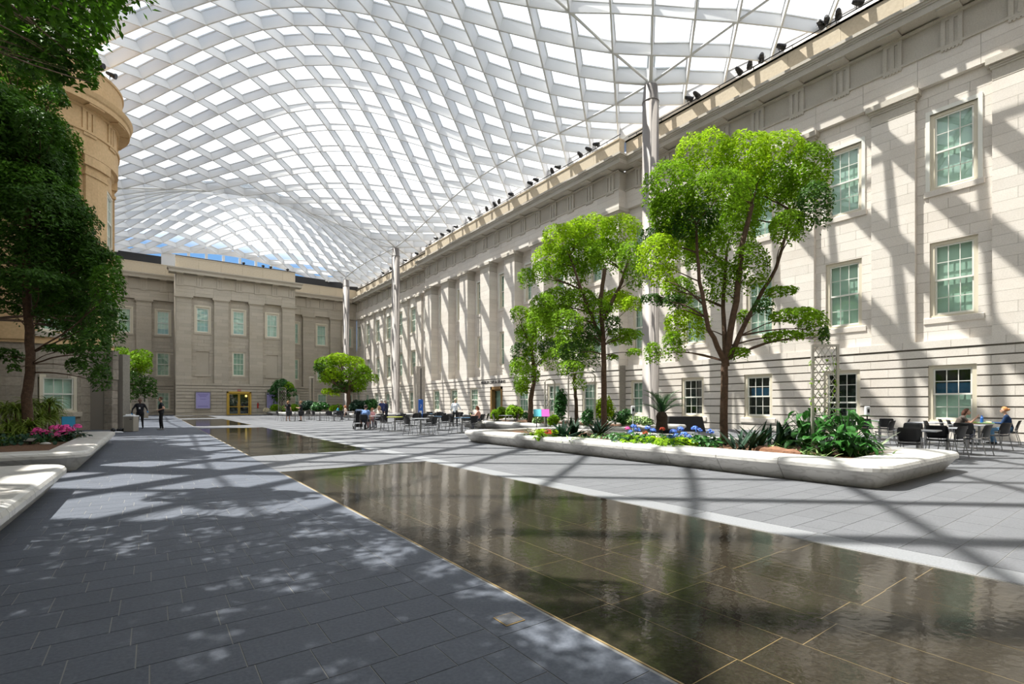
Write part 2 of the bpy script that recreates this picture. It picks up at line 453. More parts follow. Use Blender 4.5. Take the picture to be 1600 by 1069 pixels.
for k, t in WT.items():
    t['pm'] = []
    al = MB()
    for (a, b, z0, z1, y0) in t['panes']:
        mb = MB(); mb.box(a, y0-0.006, z0, b, y0, z1); al.box(a, y0-0.006, z0, b, y0, z1)
        t['pm'].append(mb.mesh('pane', M['pane']))
    t['all'] = al.mesh('panes', M['pane'])
    H = t['H']
    for nm, mt, f0, f1 in (('blind', 'blind', 0, 1), ('dark', 'dark', 0, 1), ('green', 'blind_d', 0, 1), ('half', 'blind', 0, 0.5)):
        mb = MB(); mb.box(-0.62, -0.30, f0*H, 0.62, -0.27, f1*H); t['b_'+nm] = mb.mesh('blind', M[mt])
    mb = MB(); mb.box(-0.62, -0.60, 0.0, 0.62, -0.57, H); t['back'] = mb.mesh('dark_room', M['dark'])
    mb = MB(); mb.box(-0.60, -0.50, H*0.52, 0.60, -0.48, H*0.72); t['banner'] = mb.mesh('blue_banner', M['bluein'])
    sl = MB(); sl.bbox(-0.95, -0.20, -0.34, 0.95, 0.07, -0.10, 0.02); t['sill'] = sl.mesh('window_sill', M['stone'])
    sl2 = MB(); sl2.bbox(-0.95, -0.20, -0.34, 0.95, 0.07, -0.10, 0.02); t['sill_b'] = sl2.mesh('window_sill', M['stone_b'])
wn = 0
def place_window(fr, kind, u, h, wface, look='blind', sill=True, back=False):
    global wn
    wn += 1
    t = WT[kind]
    p = fr.p(u, wface, h)
    o = link('window_%d' % wn, t['frame'], None, p, (0,0,fr.rz)); o['kind'] = 'structure'
    link('sash', t['sash'], o)
    d = (p - Vector((0,0,HC))).length
    q = proj(p)
    if d < 33 and q and q[0] < 1750:
        for pm in t['pm']: link('pane', pm, o)
    else:
        g = link('panes', t['all'], o); g['kind'] = 'stuff'
    if look in ('blind', 'green', 'half'):
        link('blind', t['b_'+look], o)
    if look in ('half', 'banner', 'darkb', 'dark'): link('dark_room', t['back'], o)
    if look == 'banner': link('blind', t['b_half'], o)
    if look in ('banner', 'darkb'): link('blue_banner', t['banner'], o)
    if sill: link('window_sill', t['sill_b'] if back else t['sill'], o)
    return o

TRIG = {}
def facade(W, u0, u1, base, pw, pils, wins, looks, trig, back=False, blind=(), nopan=False):
    """one flat stretch of the court's order: rusticated ground storey, giant pilasters, entablature, parapet.
       base = wall plane offset, pw = pilaster projection"""
    fr = W.fr; core = W.core
    wf = base + pw
    st = W.stone; stc = M['stone_c'] if not back else M['stone_b']
    holes = []
    for i, u in enumerate(wins):
        L = looks(i, u)
        for kind, h, lk in L:
            H = WT[kind]['H'] if kind in WT else 0
            if kind == 'door': holes.append((u-0.95, u+0.95, 0, 3.0)); continue
            if kind == 'doorw': holes.append((u-1.4, u+1.4, 0, 3.0)); continue
            if kind == 'poster': holes.append((u-0.85, u+0.85, 0.75, 3.0)); continue
            if kind == 'none': continue
            if kind == 'panel': holes.append((u-0.70, u+0.70, h, h+2.9)); continue
            holes.append((u-0.75, u+0.75, h-0.10, h+H+0.14))
            if h < 3.5: place_window(fr, kind, u, h, wf-0.02, lk, sill=(h > 0.3), back=back)
            else: place_window(fr, kind, u, h, base, lk, back=back)
    # core behind the facing
    for (a, b, c, d) in cut(u0, u1, 0, 4.0, holes): fr.box(core, a, b, c, d, base-0.9, wf-0.09)
    for (a, b, c, d) in cut(u0, u1, 4.0, 17.3, holes): fr.box(core, a, b, c, d, base-0.9, base-0.09)
    for q in holes: fr.box(core, q[0], q[1], q[2], q[3], base-0.9, base-0.7 if q[2] > 3.5 else wf-0.75)
    # ground storey: courses with deep recessed joints
    n = 9
    hs = [0.0, 0.34, 0.88, 1.32, 1.735, 2.15, 2.56, 2.965, 3.34, 3.70]
    for i in range(9):
        a, b = hs[i], hs[i+1]
        W_holes = [q for q in holes if q[3] < 3.6]
        for (x0, x1, ya, yb) in cut(u0, u1, a, b, W_holes):
            L = 1.32; off = 0.66 if i % 2 else 0
            js = [x0]; k = math.ceil((x0-off)/L)
            while off+k*L < x1-0.35:
                if off+k*L > x0+0.35: js.append(off+k*L)
                k += 1
            js.append(x1)
            for p, q in zip(js, js[1:]):
                W.stone_(p+0.004, q-0.004, ya, yb-(0.055 if yb >= b-1e-4 else 0), wf-0.12, wf)
    # belt course
    k = u0
    while k < u1-0.01:
        e_ = min(k+1.6, u1); W.stone_(k+0.005, e_-0.005, 3.72, 4.02, wf-0.3, wf+0.03); k = e_
    # wall between pilasters
    edges = []
    for p in pils: edges.append((max(u0, p-0.79), min(u1, p+0.79)))
    edges = [e2 for e2 in edges if e2[1] > e2[0]+0.05]
    edges.sort()
    c = u0; gaps = []
    for (a, b) in edges:
        if a > c+0.02: gaps.append((c, a))
        c = b
    if c < u1-0.02: gaps.append((c, u1))
    uph = [q for q in holes if q[2] > 3.4]
    for (a, b) in gaps:
        W.courses(a, b, 4.02, 9.86, 0.417, 1.32, base+0.03, uph)
        W.courses(a, b, 9.86, 14.7, 0.403, 1.32, base, uph)
        # moulded frame of the upper window
        for q in uph:
            if a <= q[0] and q[1] <= b and q[2] > 9:
                for (x0, x1, y0, y1) in ((q[0]-0.14, q[0], q[2]-0.1, q[3]+0.16), (q[1], q[1]+0.14, q[2]-0.1, q[3]+0.16), (q[0], q[1], q[3], q[3]+0.16)):
                    fr.box(W.trimb, x0, x1, y0, y1, base-0.1, base+0.05)
    # pilasters
    for (a, b) in edges:
        mb = W.pilb
        d = 0
        n = 23; dh = (13.82-4.02)/n
        for i in range(n):
            h0 = 4.02+i*dh
            jj = [a, b] if (b-a) < 0.9 else ([a, a+(b-a)*0.55, b] if i % 2 == 0 else [a, a+(b-a)*0.16, b])
            if (b-a) >= 0.9 and i % 3 == 1: jj = [a, b]
            for p, q in zip(jj, jj[1:]):
                W.stone_(p+(0.0045 if p > a else 0), q-(0.0045 if q < b else 0), h0+0.004, h0+dh-0.004, base-0.05, wf)
        fr.box(core, a+0.02, b-0.02, 4.02, 13.9, base-0.5, wf-0.012)
        cap = MB()
        fr.box(cap, a, b, 13.85, 14.28, base-0.05, wf)
        fr.box(cap, a-0.04, b+0.04, 14.28, 14.36, base-0.05, wf+0.04)
        fr.box(cap, a-0.08, b+0.08, 14.36, 14.46, base-0.05, wf+0.08)
        fr.box(cap, a-0.17, b+0.17, 14.46, 14.70, base-0.05, wf+0.18)
        W.parts.append(('capital', cap, stc))
    # entablature
    k = u0
    while k < u1-0.01:
        e_ = min(k+1.985, u1)
        for (h0, h1) in ((14.70, 15.1), (15.1, 15.5), (15.5, 15.92)):
            W.stone_(k+0.005, e_-0.005, h0+0.004, h1-0.003, base-0.2, wf-0.02)
        k = e_
    ent = W.entb
    fr.box(ent, u0, u1, 15.92, 16.02, base-0.2, wf+0.05)
    fr.box(ent, u0, u1, 16.02, 17.2, base-0.2, wf-0.07)
    fr.box(ent, u0, u1, 17.14, 17.22, base-0.2, wf+0.10)
    for tcn_ in trig:
        if not (u0+0.2 < tcn_ < u1-0.2): continue
        t = MB()
        for (a, b) in ((-0.34,-0.19),(-0.075,0.075),(0.19,0.34)):
            fr.box(t, tcn_+a, tcn_+b, 16.02, 17.0, wf-0.07, wf+0.055)
        fr.box(t, tcn_-0.34, tcn_+0.34, 17.0, 17.14, wf-0.07, wf+0.04)
        fr.box(t, tcn_-0.35, tcn_+0.35, 16.02, 17.0, wf-0.07, wf-0.005)
        fr.box(t, tcn_-0.34, tcn_+0.34, 15.84, 15.92, wf-0.02, wf+0.045)
        for g in range(6): fr.box(t, tcn_-0.32+g*0.115, tcn_-0.25+g*0.115, 15.79, 15.84, wf-0.02, wf+0.04)
        fr.box(t, tcn_-0.36, tcn_+0.36, 17.22, 17.30, wf+0.05, wf+0.62)
        W.parts.append(('triglyph', t, stc))

def cornice(W, u0, u1, wf, e0=0, e1=0):
    fr = W.fr; ent = W.entb
    for (h0, h1, pr) in ((17.30, 17.58, 0.70), (17.58, 17.66, 0.74), (17.66, 17.76, 0.79), (17.76, 17.9, 0.86)):
        dz = 0.007 if e0 else 0
        fr.box(ent, u0-(pr if e0 else 0), u1+(pr if e1 else 0), h0-dz, h1-dz, wf-0.6, wf+pr)
    cp = MB()
    k = u0
    while k < u1-0.01:
        e_ = min(k+2.4, u1)
        fr.box(W.parb, k+0.004, e_-0.004, 17.9, 19.3, wf-0.55, wf-0.05); k = e_
    fr.box(W.parb, u0-0.02, u1+0.02, 19.3, 19.4, wf-0.60, wf)

def new_wall(name, fr, stone, single):
    W = Wall(name, fr, stone, single)
    W.trimb = MB(); W.pilb = MB(); W.entb = MB(); W.parb = MB(); W.parts = []
    return W
def close_wall(W, back=False):
    o = W.finish(M['stone_dk'])
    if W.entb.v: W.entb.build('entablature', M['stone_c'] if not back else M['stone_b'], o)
    if W.parb.v: W.parb.build('parapet', M['coping'], o)
    if W.trimb.v: W.trimb.build('window_surround', M['sash'] if not back else M['frame'], o)
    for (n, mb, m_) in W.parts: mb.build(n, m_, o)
    return o

S = 3.97
# right wall: ends flat, middle third stands forward with deep pilasters
WR = new_wall('wall_right', FR_R, M['stone'], 300)
pR = [3.8+S*k for k in range(-3, 20)]
wR = [5.785+S*k for k in range(-3, 19)]
tR = [3.8+S*k/2 for k in range(-5, 40)]
def lookR(i, u):
    k = round((u-5.785)/S)
    out = []
    out.append(('upper', 10.42, 'blind'))
    out.append(('middle', 5.10, 'blind'))
    if k == 8: out.append(('door', 0, ''))
    elif k == 1: out.append(('tall', 0.1, 'dark'))
    else:
        lk = {0:'banner', 2:'darkb', 3:'dark', 4:'green', 5:'green'}.get(k, 'green')
        out.append(('ground', 0.76, lk))
    return out
mid0, mid1 = 22.86, 52.24
facade(WR, -7.0, mid0, 0.0, 0.25, [p for p in pR if p < 21], [u for u in wR if u < 22], lookR, tR)
facade(WR, mid0, mid1, 0.05, 0.88, [p for p in pR if 22 < p < 53], [u for u in wR if 23 < u < 52], lookR, tR)
facade(WR, mid1, 78.5, 0.0, 0.25, [p for p in pR if p > 54 and p < 78], [u for u in wR if 52.5 < u < 78], lookR, tR)
cornice(WR, -7.0, mid0, 0.25); cornice(WR, mid0, mid1, 0.93, 1, 1); cornice(WR, mid1, 78.5, 0.25)
wall_right = close_wall(WR)

# back wall: pavilion in the middle stands 6 m forward
WB = new_wall('wall_back', FR_B, M['stone_b'], 120)
XC = 9.13
def lookB(i, u):
    return [('upper', 10.42, 'blind'), ('middle', 5.10, 'green'), ('ground', 0.76, 'green')]
tB = [XC+S*k/2 for k in range(-11, 12)]
facade(WB, -8.15, 2.4, -0.1, 0.42, [-0.795, -4.765], [-2.78, 1.19, -6.75], lookB, tB, back=True)
facade(WB, 15.9, 26.45, -0.1, 0.42, [19.055, 23.02], [17.07, 21.04, 25.0], lookB, tB, back=True)
cornice(WB, -8.15, 2.4, 0.32); cornice(WB, 15.9, 26.45, 0.32)
def lookP(i, u):
    k = round((u-XC)/S)
    mid = ('middle', 5.10, 'green') if k == 0 else ('panel', 5.10, '')
    g = ('doorw', 0, '') if k == 0 else ('poster', 0, '')
    return [('upper', 10.42, 'blind'), mid, g]
facade(WB, XC-1.5*S-0.85, XC+1.5*S+0.85, 5.58, 0.42, [XC+S*(k-1.5) for k in range(4)], [XC-S, XC, XC+S], lookP, [XC+(k-3)*2.12 for k in range(7)], back=True)
cornice(WB, XC-1.5*S-0.85, XC+1.5*S+0.85, 6.0, 1, 1)
PX0, PX1 = XC-1.5*S-0.85, XC+1.5*S+0.85
for (xa, xb) in ((PX0, PX0+0.1), (PX1-0.1, PX1)):      # pavilion flanks
    n = 45
    for i in range(n):
        h0 = i*17.2/n
        FR_B.box(WB.parb if False else WB.pilb, xa, xb, h0+0.006, h0+17.2/n-0.006, 0.2, 5.95)
FR_B.box(WB.core, PX0+0.06, PX1-0.06, 0, 19.3, 0, 4.6)
for k in (-1, 1):                                       # sunken blind panels and their sills
    u = XC+S*k
    FR_B.box(WB.entb, u-0.70, u+0.70, 5.1, 8.0, 5.4, 5.50)
    FR_B.box(WB.entb, u-0.85, u+0.85, 4.86, 5.1, 5.5, 5.72)
    FR_B.box(WB.entb, u-0.95, u+0.95, 0.5, 0.75, 5.7, 6.07)
wall_back = close_wall(WB, True)
WB.pilb.build('flank_stones', M['stone_b'], wall_back, kind='stuff')

# left wall and the wall behind the camera, same order in plain courses
def plain_wall(name, fr, u0, u1, wins):
    W = new_wall(name, fr, M['stone_b'], 0)
    facade(W, u0, u1, 0, 0.25, [u-S/2 for u in wins if u-S/2 > u0+0.8], wins, lambda i, u: [('upper', 10.42, 'blind'), ('middle', 5.1, 'blind'), ('ground', 0.76, 'green')], [u for u in wins])
    cornice(W, u0, u1, 0.25)
    return close_wall(W, True)
plain_wall('wall_left', FR_L, -7.0, 78.5, [6+S*2*k for k in range(-1, 9)])
plain_wall('wall_front', FR_F, -8.15, 26.45, [XC+S*k for k in range(-4, 5)])

# round stair bay on the left
AC = (-5.2, 37.4)
bay = MB(); 
bay.lathe([(2.75,0),(2.75,14.6)], 96, AC)
apse = bay.build('wall_bay', M['stone_dk'], kind='structure')
def arcstone(mb, r0, r1, a0, a1, z0, z1, k=2):
    for i in range(k):
        b0 = a0+(a1-a0)*i/k; b1 = a0+(a1-a0)*(i+1)/k
        P = lambda r, a, z: (AC[0]+r*math.cos(a), AC[1]+r*math.sin(a), z)
        mb.hexa([P(r0,b0,z0),P(r1,b0,z0),P(r1,b1,z0),P(r0,b1,z0),P(r0,b0,z1),P(r1,b0,z1),P(r1,b1,z1),P(r0,b1,z1)])
# the bay's windows face the camera side; angle of each from the centre
bw = [math.radians(a) for a in (-126, -66, -6, 54)]
def in_win(a, z):
    for b in bw:
        d = (a-b+pi) % (2*pi)-pi
        if abs(d)*3.3 < 0.84:
            if 0.90 < z < 2.95 or 5.0 < z < 8.1 or 10.3 < z < 13.5: return True
    return False
rows = [(0.0+0.46*i, 0.46*(i+1), M['pier'] if False else None) for i in range(0)]
lowb = MB(); singles = 0
z = 0.0; ri = 0
cand = []
while z < 14.55:
    dz = 0.46 if z < 4.55 else 0.56
    z1 = min(z+dz, 14.6)
    n = 18 if z < 4.55 else 16
    off = (pi/n) if ri % 2 else 0
    for j in range(n):
        a0 = off+2*pi*j/n; a1 = off+2*pi*(j+1)/n
        # subdivide finely and drop the parts in window openings
        m_ = 8
        run = None
        for q in range(m_+1):
            aa = a0+(a1-a0)*q/m_
            inside = q < m_ and not in_win(aa+(a1-a0)/m_/2, (z+z1)/2)
            if inside and run is None: run = aa
            if (not inside) and run is not None:
                cand.append((run+0.0015, aa-0.0015, z+0.006, z1-0.006)); run = None
    z = z1; ri += 1
def csc(t):
    a = (t[0]+t[1])/2
    p = (AC[0]+3.3*math.cos(a), AC[1]+3.3*math.sin(a), (t[2]+t[3])/2)
    if (p[0]*math.cos(a)+p[1]*math.sin(a)) > 0: return 0
    q = proj(p)
    return 0 if not q or not (-20 < q[0] < 1600 and -20 < q[1] < 1080) else (t[1]-t[0])/q[2]
order = sorted(range(len(cand)), key=lambda i: -csc(cand[i]))
rest_lo, rest_hi = MB(), MB()
M['pier2'] = speckle('grey_base_granite', (0.40,0.35,0.285), (0.31,0.27,0.22), 10, 0.85, 0.09)
for n_, i in enumerate(order):
    t = cand[i]; low = t[3] < 4.7
    if n_ < 230 and csc(t) > 0:
        mb = MB(); arcstone(mb, 3.2, 3.3, t[0], t[1], t[2], t[3], 2); mb.build('stone', M['pier2'] if low else M['sand'], apse)
    else: arcstone(rest_lo if low else rest_hi, 3.2, 3.3, t[0], t[1], t[2], t[3], 3)
rest_lo.build('base_stones', M['pier2'], apse, kind='stuff')
rest_hi.build('upper_stones', M['sand'], apse, kind='stuff')
eb = MB()
eb.lathe([(3.3,14.45),(3.42,14.55),(3.42,14.7),(3.60,14.72),(3.60,15.85),(3.68,15.88),(3.68,16.0),(3.54,16.02),(3.54,17.1),(3.66,17.14),(3.66,17.24),(4.15,17.28),(4.15,17.55),(4.22,17.62),(4.30,17.85),(4.30,17.9),(3.80,17.92),(3.80,19.25),(3.86,19.27),(3.86,19.4),(3.4,19.4)], 128, AC)
eb.build('bay_entablature', M['sand'], apse, smooth=False)
for j in range(14):
    a = 2*pi*j/14+0.1
    t = MB()
    for d in (-0.26, 0, 0.26):
        arcstone(t, 3.5, 3.60, a+(d-0.09)/3.55, a+(d+0.09)/3.55, 16.02, 17.0, 1)
    arcstone(t, 3.5, 3.61, a-0.36/3.55, a+0.36/3.55, 17.0, 17.13, 2)
    arcstone(t, 3.55, 3.665, a-0.35/3.6, a+0.35/3.6, 15.72, 15.85, 2)
    arcstone(t, 3.6, 4.1, a-0.36/3.55, a+0.36/3.55, 17.2, 17.29, 2)
    t.build('triglyph', M['sand'], apse)
for a in [math.radians(x) for x in (-156, -96, -36, 24)]:   # bay pilasters
    t = MB(); arcstone(t, 3.28, 3.48, a-0.2, a+0.2, 4.6, 14.2, 4); arcstone(t, 3.28, 3.6, a-0.24, a+0.24, 14.2, 14.7, 4); arcstone(t, 3.28, 3.54, a-0.22, a+0.22, 13.7, 13.85, 4)
    t.build('pilaster', M['sand'], apse)
t = MB(); arcstone(t, 3.25, 3.40, 0, 2*pi, 4.45, 4.62, 60); t.build('belt_course', M['sand'], apse)
for b in bw:
    for (kind, h, lk) in (('short', 1.08, 'blind'), ('middle', 5.15, 'blind'), ('upper', 10.45, 'blind')):
        wn += 1
        t = WT[kind]
        p = Vector((AC[0]+3.30*math.cos(b), AC[1]+3.30*math.sin(b), h))
        o = link('window_%d' % wn, t['frame'], None, p, (0,0,b-pi/2)); o['kind'] = 'structure'
        link('sash', t['sash'], o); link('blind', t['b_blind'], o); link('window_sill', t['sill_b'], o)
        if -2 < b < -1:
            for pm in t['pm']: link('pane', pm, o)
        else:
            g = link('panes', t['all'], o); g['kind'] = 'stuff'

# ------------------------------------------------------------------ doors, posters and lettering on the walls
db = MB(); y0 = 72.5
def gold_door():
    f = MB()
    for (a, b, c, d) in ((-1.4,-1.2,0,3.0),(1.2,1.4,0,3.0),(-1.4,1.4,2.8,3.0)): f.box(a, -0.3, c, b, 0.08, d)
    o = f.build('door_1', M['gold'], kind='structure', loc=(XC, 72.45, 0)); o.rotation_euler = (0,0,pi)
    for s_ in (-1, 1):
        l = MB()
        for (a, b, c, d) in ((0.02,0.12,0.02,2.78),(1.08,1.18,0.02,2.78),(0.12,1.08,0.02,0.14),(0.12,1.08,2.66,2.78),(0.12,1.08,1.02,1.10)):
            l.box(min(s_*a, s_*b), -0.2, c, max(s_*a, s_*b), -0.14, d)
        lo = l.build('door_leaf', M['gold'], o)
        g = MB(); g.box(min(s_*0.12,s_*1.08), -0.18, 0.14, max(s_*0.12,s_*1.08), -0.16, 2.66); g.build('pane', M['pane'], lo)
        h_ = MB(); h_.tube([(s_*0.2,-0.14,0.9),(s_*0.2,-0.06,0.95),(s_*0.2,-0.06,1.35),(s_*0.2,-0.14,1.4)], 0.02, 6); h_.build('handle', M['gold'], lo)
    k = MB(); k.box(-1.2, -0.7, 0, 1.2, -0.6, 2.8); k.build('dark_lobby', M['dark'], o)
gold_door()

lm = MB(); lm.ball((0,0,0), 0.13, 10)
glow = bpy.data.materials.new('lobby_lamp'); glow.use_nodes = True
glow.node_tree.nodes['Principled BSDF'].inputs['Emission Color'].default_value = (1,0.6,0.15,1)
glow.node_tree.nodes['Principled BSDF'].inputs['Emission Strength'].default_value = 4
tag(lm.build('lobby_lamp', glow, loc=(XC+0.85, 72.85, 2.45)), 'small glowing amber lamp behind the right leaf of the brass door', 'lamp')

def rdoor():
    f = MB()
    for (a, b, c, d) in ((-0.95,-0.72,0,3.0),(0.72,0.95,0,3.0),(-0.95,0.95,2.74,3.0)): f.box(a, -0.35, c, b, 0.06, d)
    o = f.build('door_2', M['bronze'], kind='structure', loc=(26.45-0.93, 5.785+8*S, 0)); o.rotation_euler = (0,0,pi/2)
    l = MB(); 
    for (a, b, c, d) in ((-0.7,-0.62,0.02,2.72),(0.62,0.7,0.02,2.72),(-0.62,0.62,0.02,0.2),(-0.62,0.62,2.62,2.72)): l.box(a, -0.3, c, b, -0.22, d)
    lo = l.build('door_leaf', M['bronze'], o)
    g = MB(); g.box(-0.62, -0.27, 0.2, 0.62, -0.25, 2.62); g.build('pane', M['pane'], lo)
    k = MB(); k.box(-0.70, -0.5, 0, 0.70, -0.45, 2.7); k.build('blind', M['blind_d'], o)
rdoor()
def text(s_, size, loc, rot, m_, parent=None, name='lettering', ext=0.01, align='CENTER'):
    cu = bpy.data.curves.new(name, 'FONT'); cu.body = s_; cu.size = size; cu.extrude = ext; cu.align_x = align
    o = bpy.data.objects.new(name, cu); COL.objects.link(o)
    dg = bpy.context.evaluated_depsgraph_get()
    me = bpy.data.meshes.new_from_object(o.evaluated_get(dg)); me.materials.clear(); me.materials.append(m_)
    bpy.data.objects.remove(o)
    n = bpy.data.objects.new(name, me); COL.objects.link(n); n.location = loc; n.rotation_euler = rot
    if parent: n.parent = parent
    return n
text('MUSEUM CAFE & DINING', 0.36, (26.45-0.95, 5.785+8*S+0.6, 3.32), (pi/2, 0, -pi/2), M['blackm'], wall_right)

for k, nm in ((-1, 'lavender poster in a dark frame left of the brass door'), (1, 'lavender poster behind the small broad-leaved tree, right of the brass door')):
    u = XC+S*k
    f = MB()
    for (a, b, c, d) in ((-0.85,-0.75,0.75,3.0),(0.75,0.85,0.75,3.0),(-0.75,0.75,0.75,0.87),(-0.75,0.75,2.88,3.0)): f.box(a, 0.0, c, b, 0.12, d)
    o = thing('poster', nm, 'poster', (u, 72.42, 0), pi)
    f.build('poster_frame', M['stone_dk'], o)
    s_ = MB(); s_.box(-0.75, 0.0, 0.87, 0.75, 0.06, 2.88); s_.build('print', M['lav'], o)
    l = MB()
    for i in range(3): l.box(-0.55+0.1*i, 0.058, 2.55-0.13*i, 0.55-0.1*i, 0.066, 2.61-0.13*i)
    l.box(-0.3, 0.058, 2.0, 0.35, 0.066, 2.04)
    for i in range(2): l.box(-0.55, 0.058, 1.05+0.1*i, 0.55, 0.066, 1.09+0.1*i)
    l.build('print_lines', mat('faint_violet_ink_%d' % (k+1), (0.20,0.17,0.42), 0.7), o, kind='stuff')
ex = MB(); ex.box(-0.18, 0, 0, 0.18, 0.1, 0.2)
exo = tag(ex.build('exit_sign', M['red'], loc=(XC, 72.28, 3.06)), 'small red exit sign above the brass door', 'sign')
text('EXIT', 0.14, (0.0, -0.012, 0.05), (pi/2,0,0), M['white'], exo)
fe = thing('fire_extinguisher', 'red fire extinguisher on the wall right of the brass door', 'extinguisher', (XC+2.15, 72.33, 0.85))
t = MB(); t.tube([(0,0,0),(0,0,0.55),(0,0,0.64),(0,0,0.70)], [0.09,0.09,0.06,0.03], 10); t.build('cylinder_body', M['red'], fe)
t = MB(); t.box(-0.05,-0.03,0.70,0.05,0.02,0.76); t.tube([(0.04,0,0.72),(0.12,-0.02,0.6),(0.11,-0.02,0.3)], 0.015, 6); t.build('valve_hose', M['black'], fe)

# ------------------------------------------------------------------ roof
X0, Y0r, sx_, sy_ = 9.15, 37.4, 1.6056, 1.3357
def hb(x, y):
    q = abs(x-X0)/14.45
    c = max(0.0, math.cos(pi/2*min(1, q)))**1.4
    V = 20.05+2.3*c
    if 18.7 <= y <= 56.1:
        Mh = 21.5+5.0*c; wv = (0.5-0.5*math.cos(2*pi*(y-18.7)/37.4))**0.85
    else:
        d = (y-56.1) if y > 56 else (18.7-y)
        Mh = 20.6+6.0*c; wv = max(0.0, math.sin(pi*min(d, 24)/24))**1.2
    h = V+(Mh-V)*wv
    if q > 1: h -= 0.35*(q-1)*14.45*wv
    return h
nodes = {}
AR = range(-11, 12); BR = range(-32, 33)
for a in AR:
    for b in BR:
        if (a+b) % 2:
            x, y = X0+a*sx_, Y0r+b*sy_
            nodes[(a, b)] = Vector((x, y, hb(x, y)))
colpts = [(sx*14.45+X0, yy) for sx in (-1, 1) for yy in (0.0, 18.7, 56.1, 74.8)]
def nrm(x, y):
    e_ = 0.05
    return Vector((-(hb(x+e_, y)-hb(x-e_, y))/(2*e_), -(hb(x, y+e_)-hb(x, y-e_))/(2*e_), 1)).normalized()
BD = 0.74
def beam(mb, p, q, thick=1.0, D=BD):
    d = (q-p); dh = Vector((d.x, d.y, 0)).normalized(); n = Vector((-dh.y, dh.x, 0))
    n0, n1 = nrm(p.x, p.y), nrm(q.x, q.y)
    D = D*(0.8+0.2*thick)
    prof = [(-0.045,0),(0.045,0),(0.05,0.05),(0.06,D-0.08),(0.11,D-0.06),(0.11,D),(-0.11,D),(-0.11,D-0.06),(-0.06,D-0.08),(-0.05,0.05)]
    r0 = [p+n*w_*thick+n0*z for w_, z in prof]
    r1 = [q+n*w_*thick+n1*z for w_, z in prof]
    mb.loft([r0, r1], 0, True)
segs = []
for (a, b), p in nodes.items():
    for db_ in (1, -1):
        q = nodes.get((a+1, b+db_))
        if q is not None: segs.append((p, q))
for b in BR:      # perimeter members
    for a in (-11, 11):
        if (a, b) in nodes and (a, b+2) in nodes: segs.append((nodes[(a,b)], nodes[(a,b+2)]))
for a in AR:
    for b in (-32, 32):
        if (a, b) in nodes and (a+2, b) in nodes: segs.append((nodes[(a,b)], nodes[(a+2,b)]))
ceil_ = MB()
for (cx, cy) in colpts: ceil_.lathe([(0.30,20.0),(0.34,20.1),(0.34,20.9)], 16, (cx, cy))
ceiling = ceil_.build('ceiling', M['roof'], kind='structure')
def vis(p, q=None):
    c = proj((p+q)/2 if q is not None else p)
    return 0 if c is None or not (-20 < c[0] < 1620 and -40 < c[1] < 700) else 1.0/c[2]
def nearcol(p):
    d = min(math.hypot(p.x-cx, p.y-cy) for cx, cy in colpts)
    return 1+1.6*math.exp(-(d/1.6)**2)
segs.sort(key=lambda s_: -vis(*s_))
restb = MB()
for i, (p, q) in enumerate(segs):
    th = nearcol((p+q)/2)
    if i < 300:
        mb = MB(); beam(mb, p, q, th); mb.build('roof_beam', M['roof'], ceiling)
    else: beam(restb, p, q, th)
restb.build('far_beams', M['roof'], ceiling, kind='stuff')
panes = []
for a in AR:
    for b in BR:
        if (a+b) % 2 == 0:
            c = [nodes.get(k) for k in ((a+1,b),(a,b+1),(a-1,b),(a,b-1))]
            if all(v is not None for v in c): panes.append(c)
panes.sort(key=lambda c: -vis((c[0]+c[2])/2))
restp = MB()
for i, c in enumerate(panes):
    mb = MB() if i < 300 else restp
    up = [v+nrm(v.x, v.y)*(BD+0.01) for v in c]; up2 = [v+nrm(v.x, v.y)*(BD+0.025) for v in c]
    mb.hexa(up+up2)
    if i < 300: mb.build('glass_pane', M['roofglass'], ceiling)
restp.build('far_glass', M['roofglass'], ceiling, kind='stuff')
rod = []
def addrod(p, q):
    mb = MB(); mb.tube([p, q], 0.07, 8); mb.build('tie_rod', M['roof'], ceiling)
for sgn in (9, -9):
    for (bs, be) in ((-14, 14), (-28, -14), (14, 28)):
        for b in range(bs, be, 2):
            k1, k2 = (sgn, b+0), (sgn, b+2)
            if (sgn+b) % 2 == 0: k1, k2 = (sgn, b), (sgn, b+2)
            p, q = nodes.get(k1), nodes.get(k2)
            if p is not None and q is not None: addrod(p+Vector((0,0,0.1)), q+Vector((0,0,0.1)))
    for b in (-28, -14, 14, 28):
        for d in (2, -2):
            for s_ in (0, 1, 2):
                p = nodes.get((sgn-(1 if sgn > 0 else -1)*d//1*s_ if False else sgn, b))
for b in (-14, 14):                # diagonals that cross cells toward the middle
    for sgn in (9, -9):
        dd = -1 if sgn > 0 else 1
        for s_ in range(0, 6, 2):
            p, q = nodes.get((sgn+dd*s_, b)), nodes.get((sgn+dd*(s_+2), b))
            if p is not None and q is not None: addrod(p+Vector((0,0,0.1)), q+Vector((0,0,0.1)))
# gutter upstand behind the far pavilion, its posts, black boxes painting the dark gaps over the recesses, side gutters
up = MB(); up.box(1.0, 80.2, 19.4, 17.3, 80.5, 21.45)
for i in range(8):
    x = 2.0+i*2.05; up.box(x-0.16, 80.0, 21.4, x+0.16, 80.3, 22.2)
tr1 = up.build('trim_1', M['roof'], kind='structure')
sl = MB(); sl.box(-8.3, 79.0, 19.4, 1.0, 79.5, 20.6); sl.box(17.3, 79.0, 19.4, 27, 79.5, 20.6)
sl.build('gap_shade_band', M['blackm'], kind='structure')  # solid black bands, shade of the gap under the roof put into colour
sg = MB(); sg.box(27.0, -7, 19.35, 27.3, 80.4, 20.5); sg.box(-9.0, -7, 19.35, -8.7, 80.4, 20.5); sg.box(26.2, -7, 19.3, 27.2, 80.4, 19.38)
sg.build('trim_3', M['roof'], kind='structure')

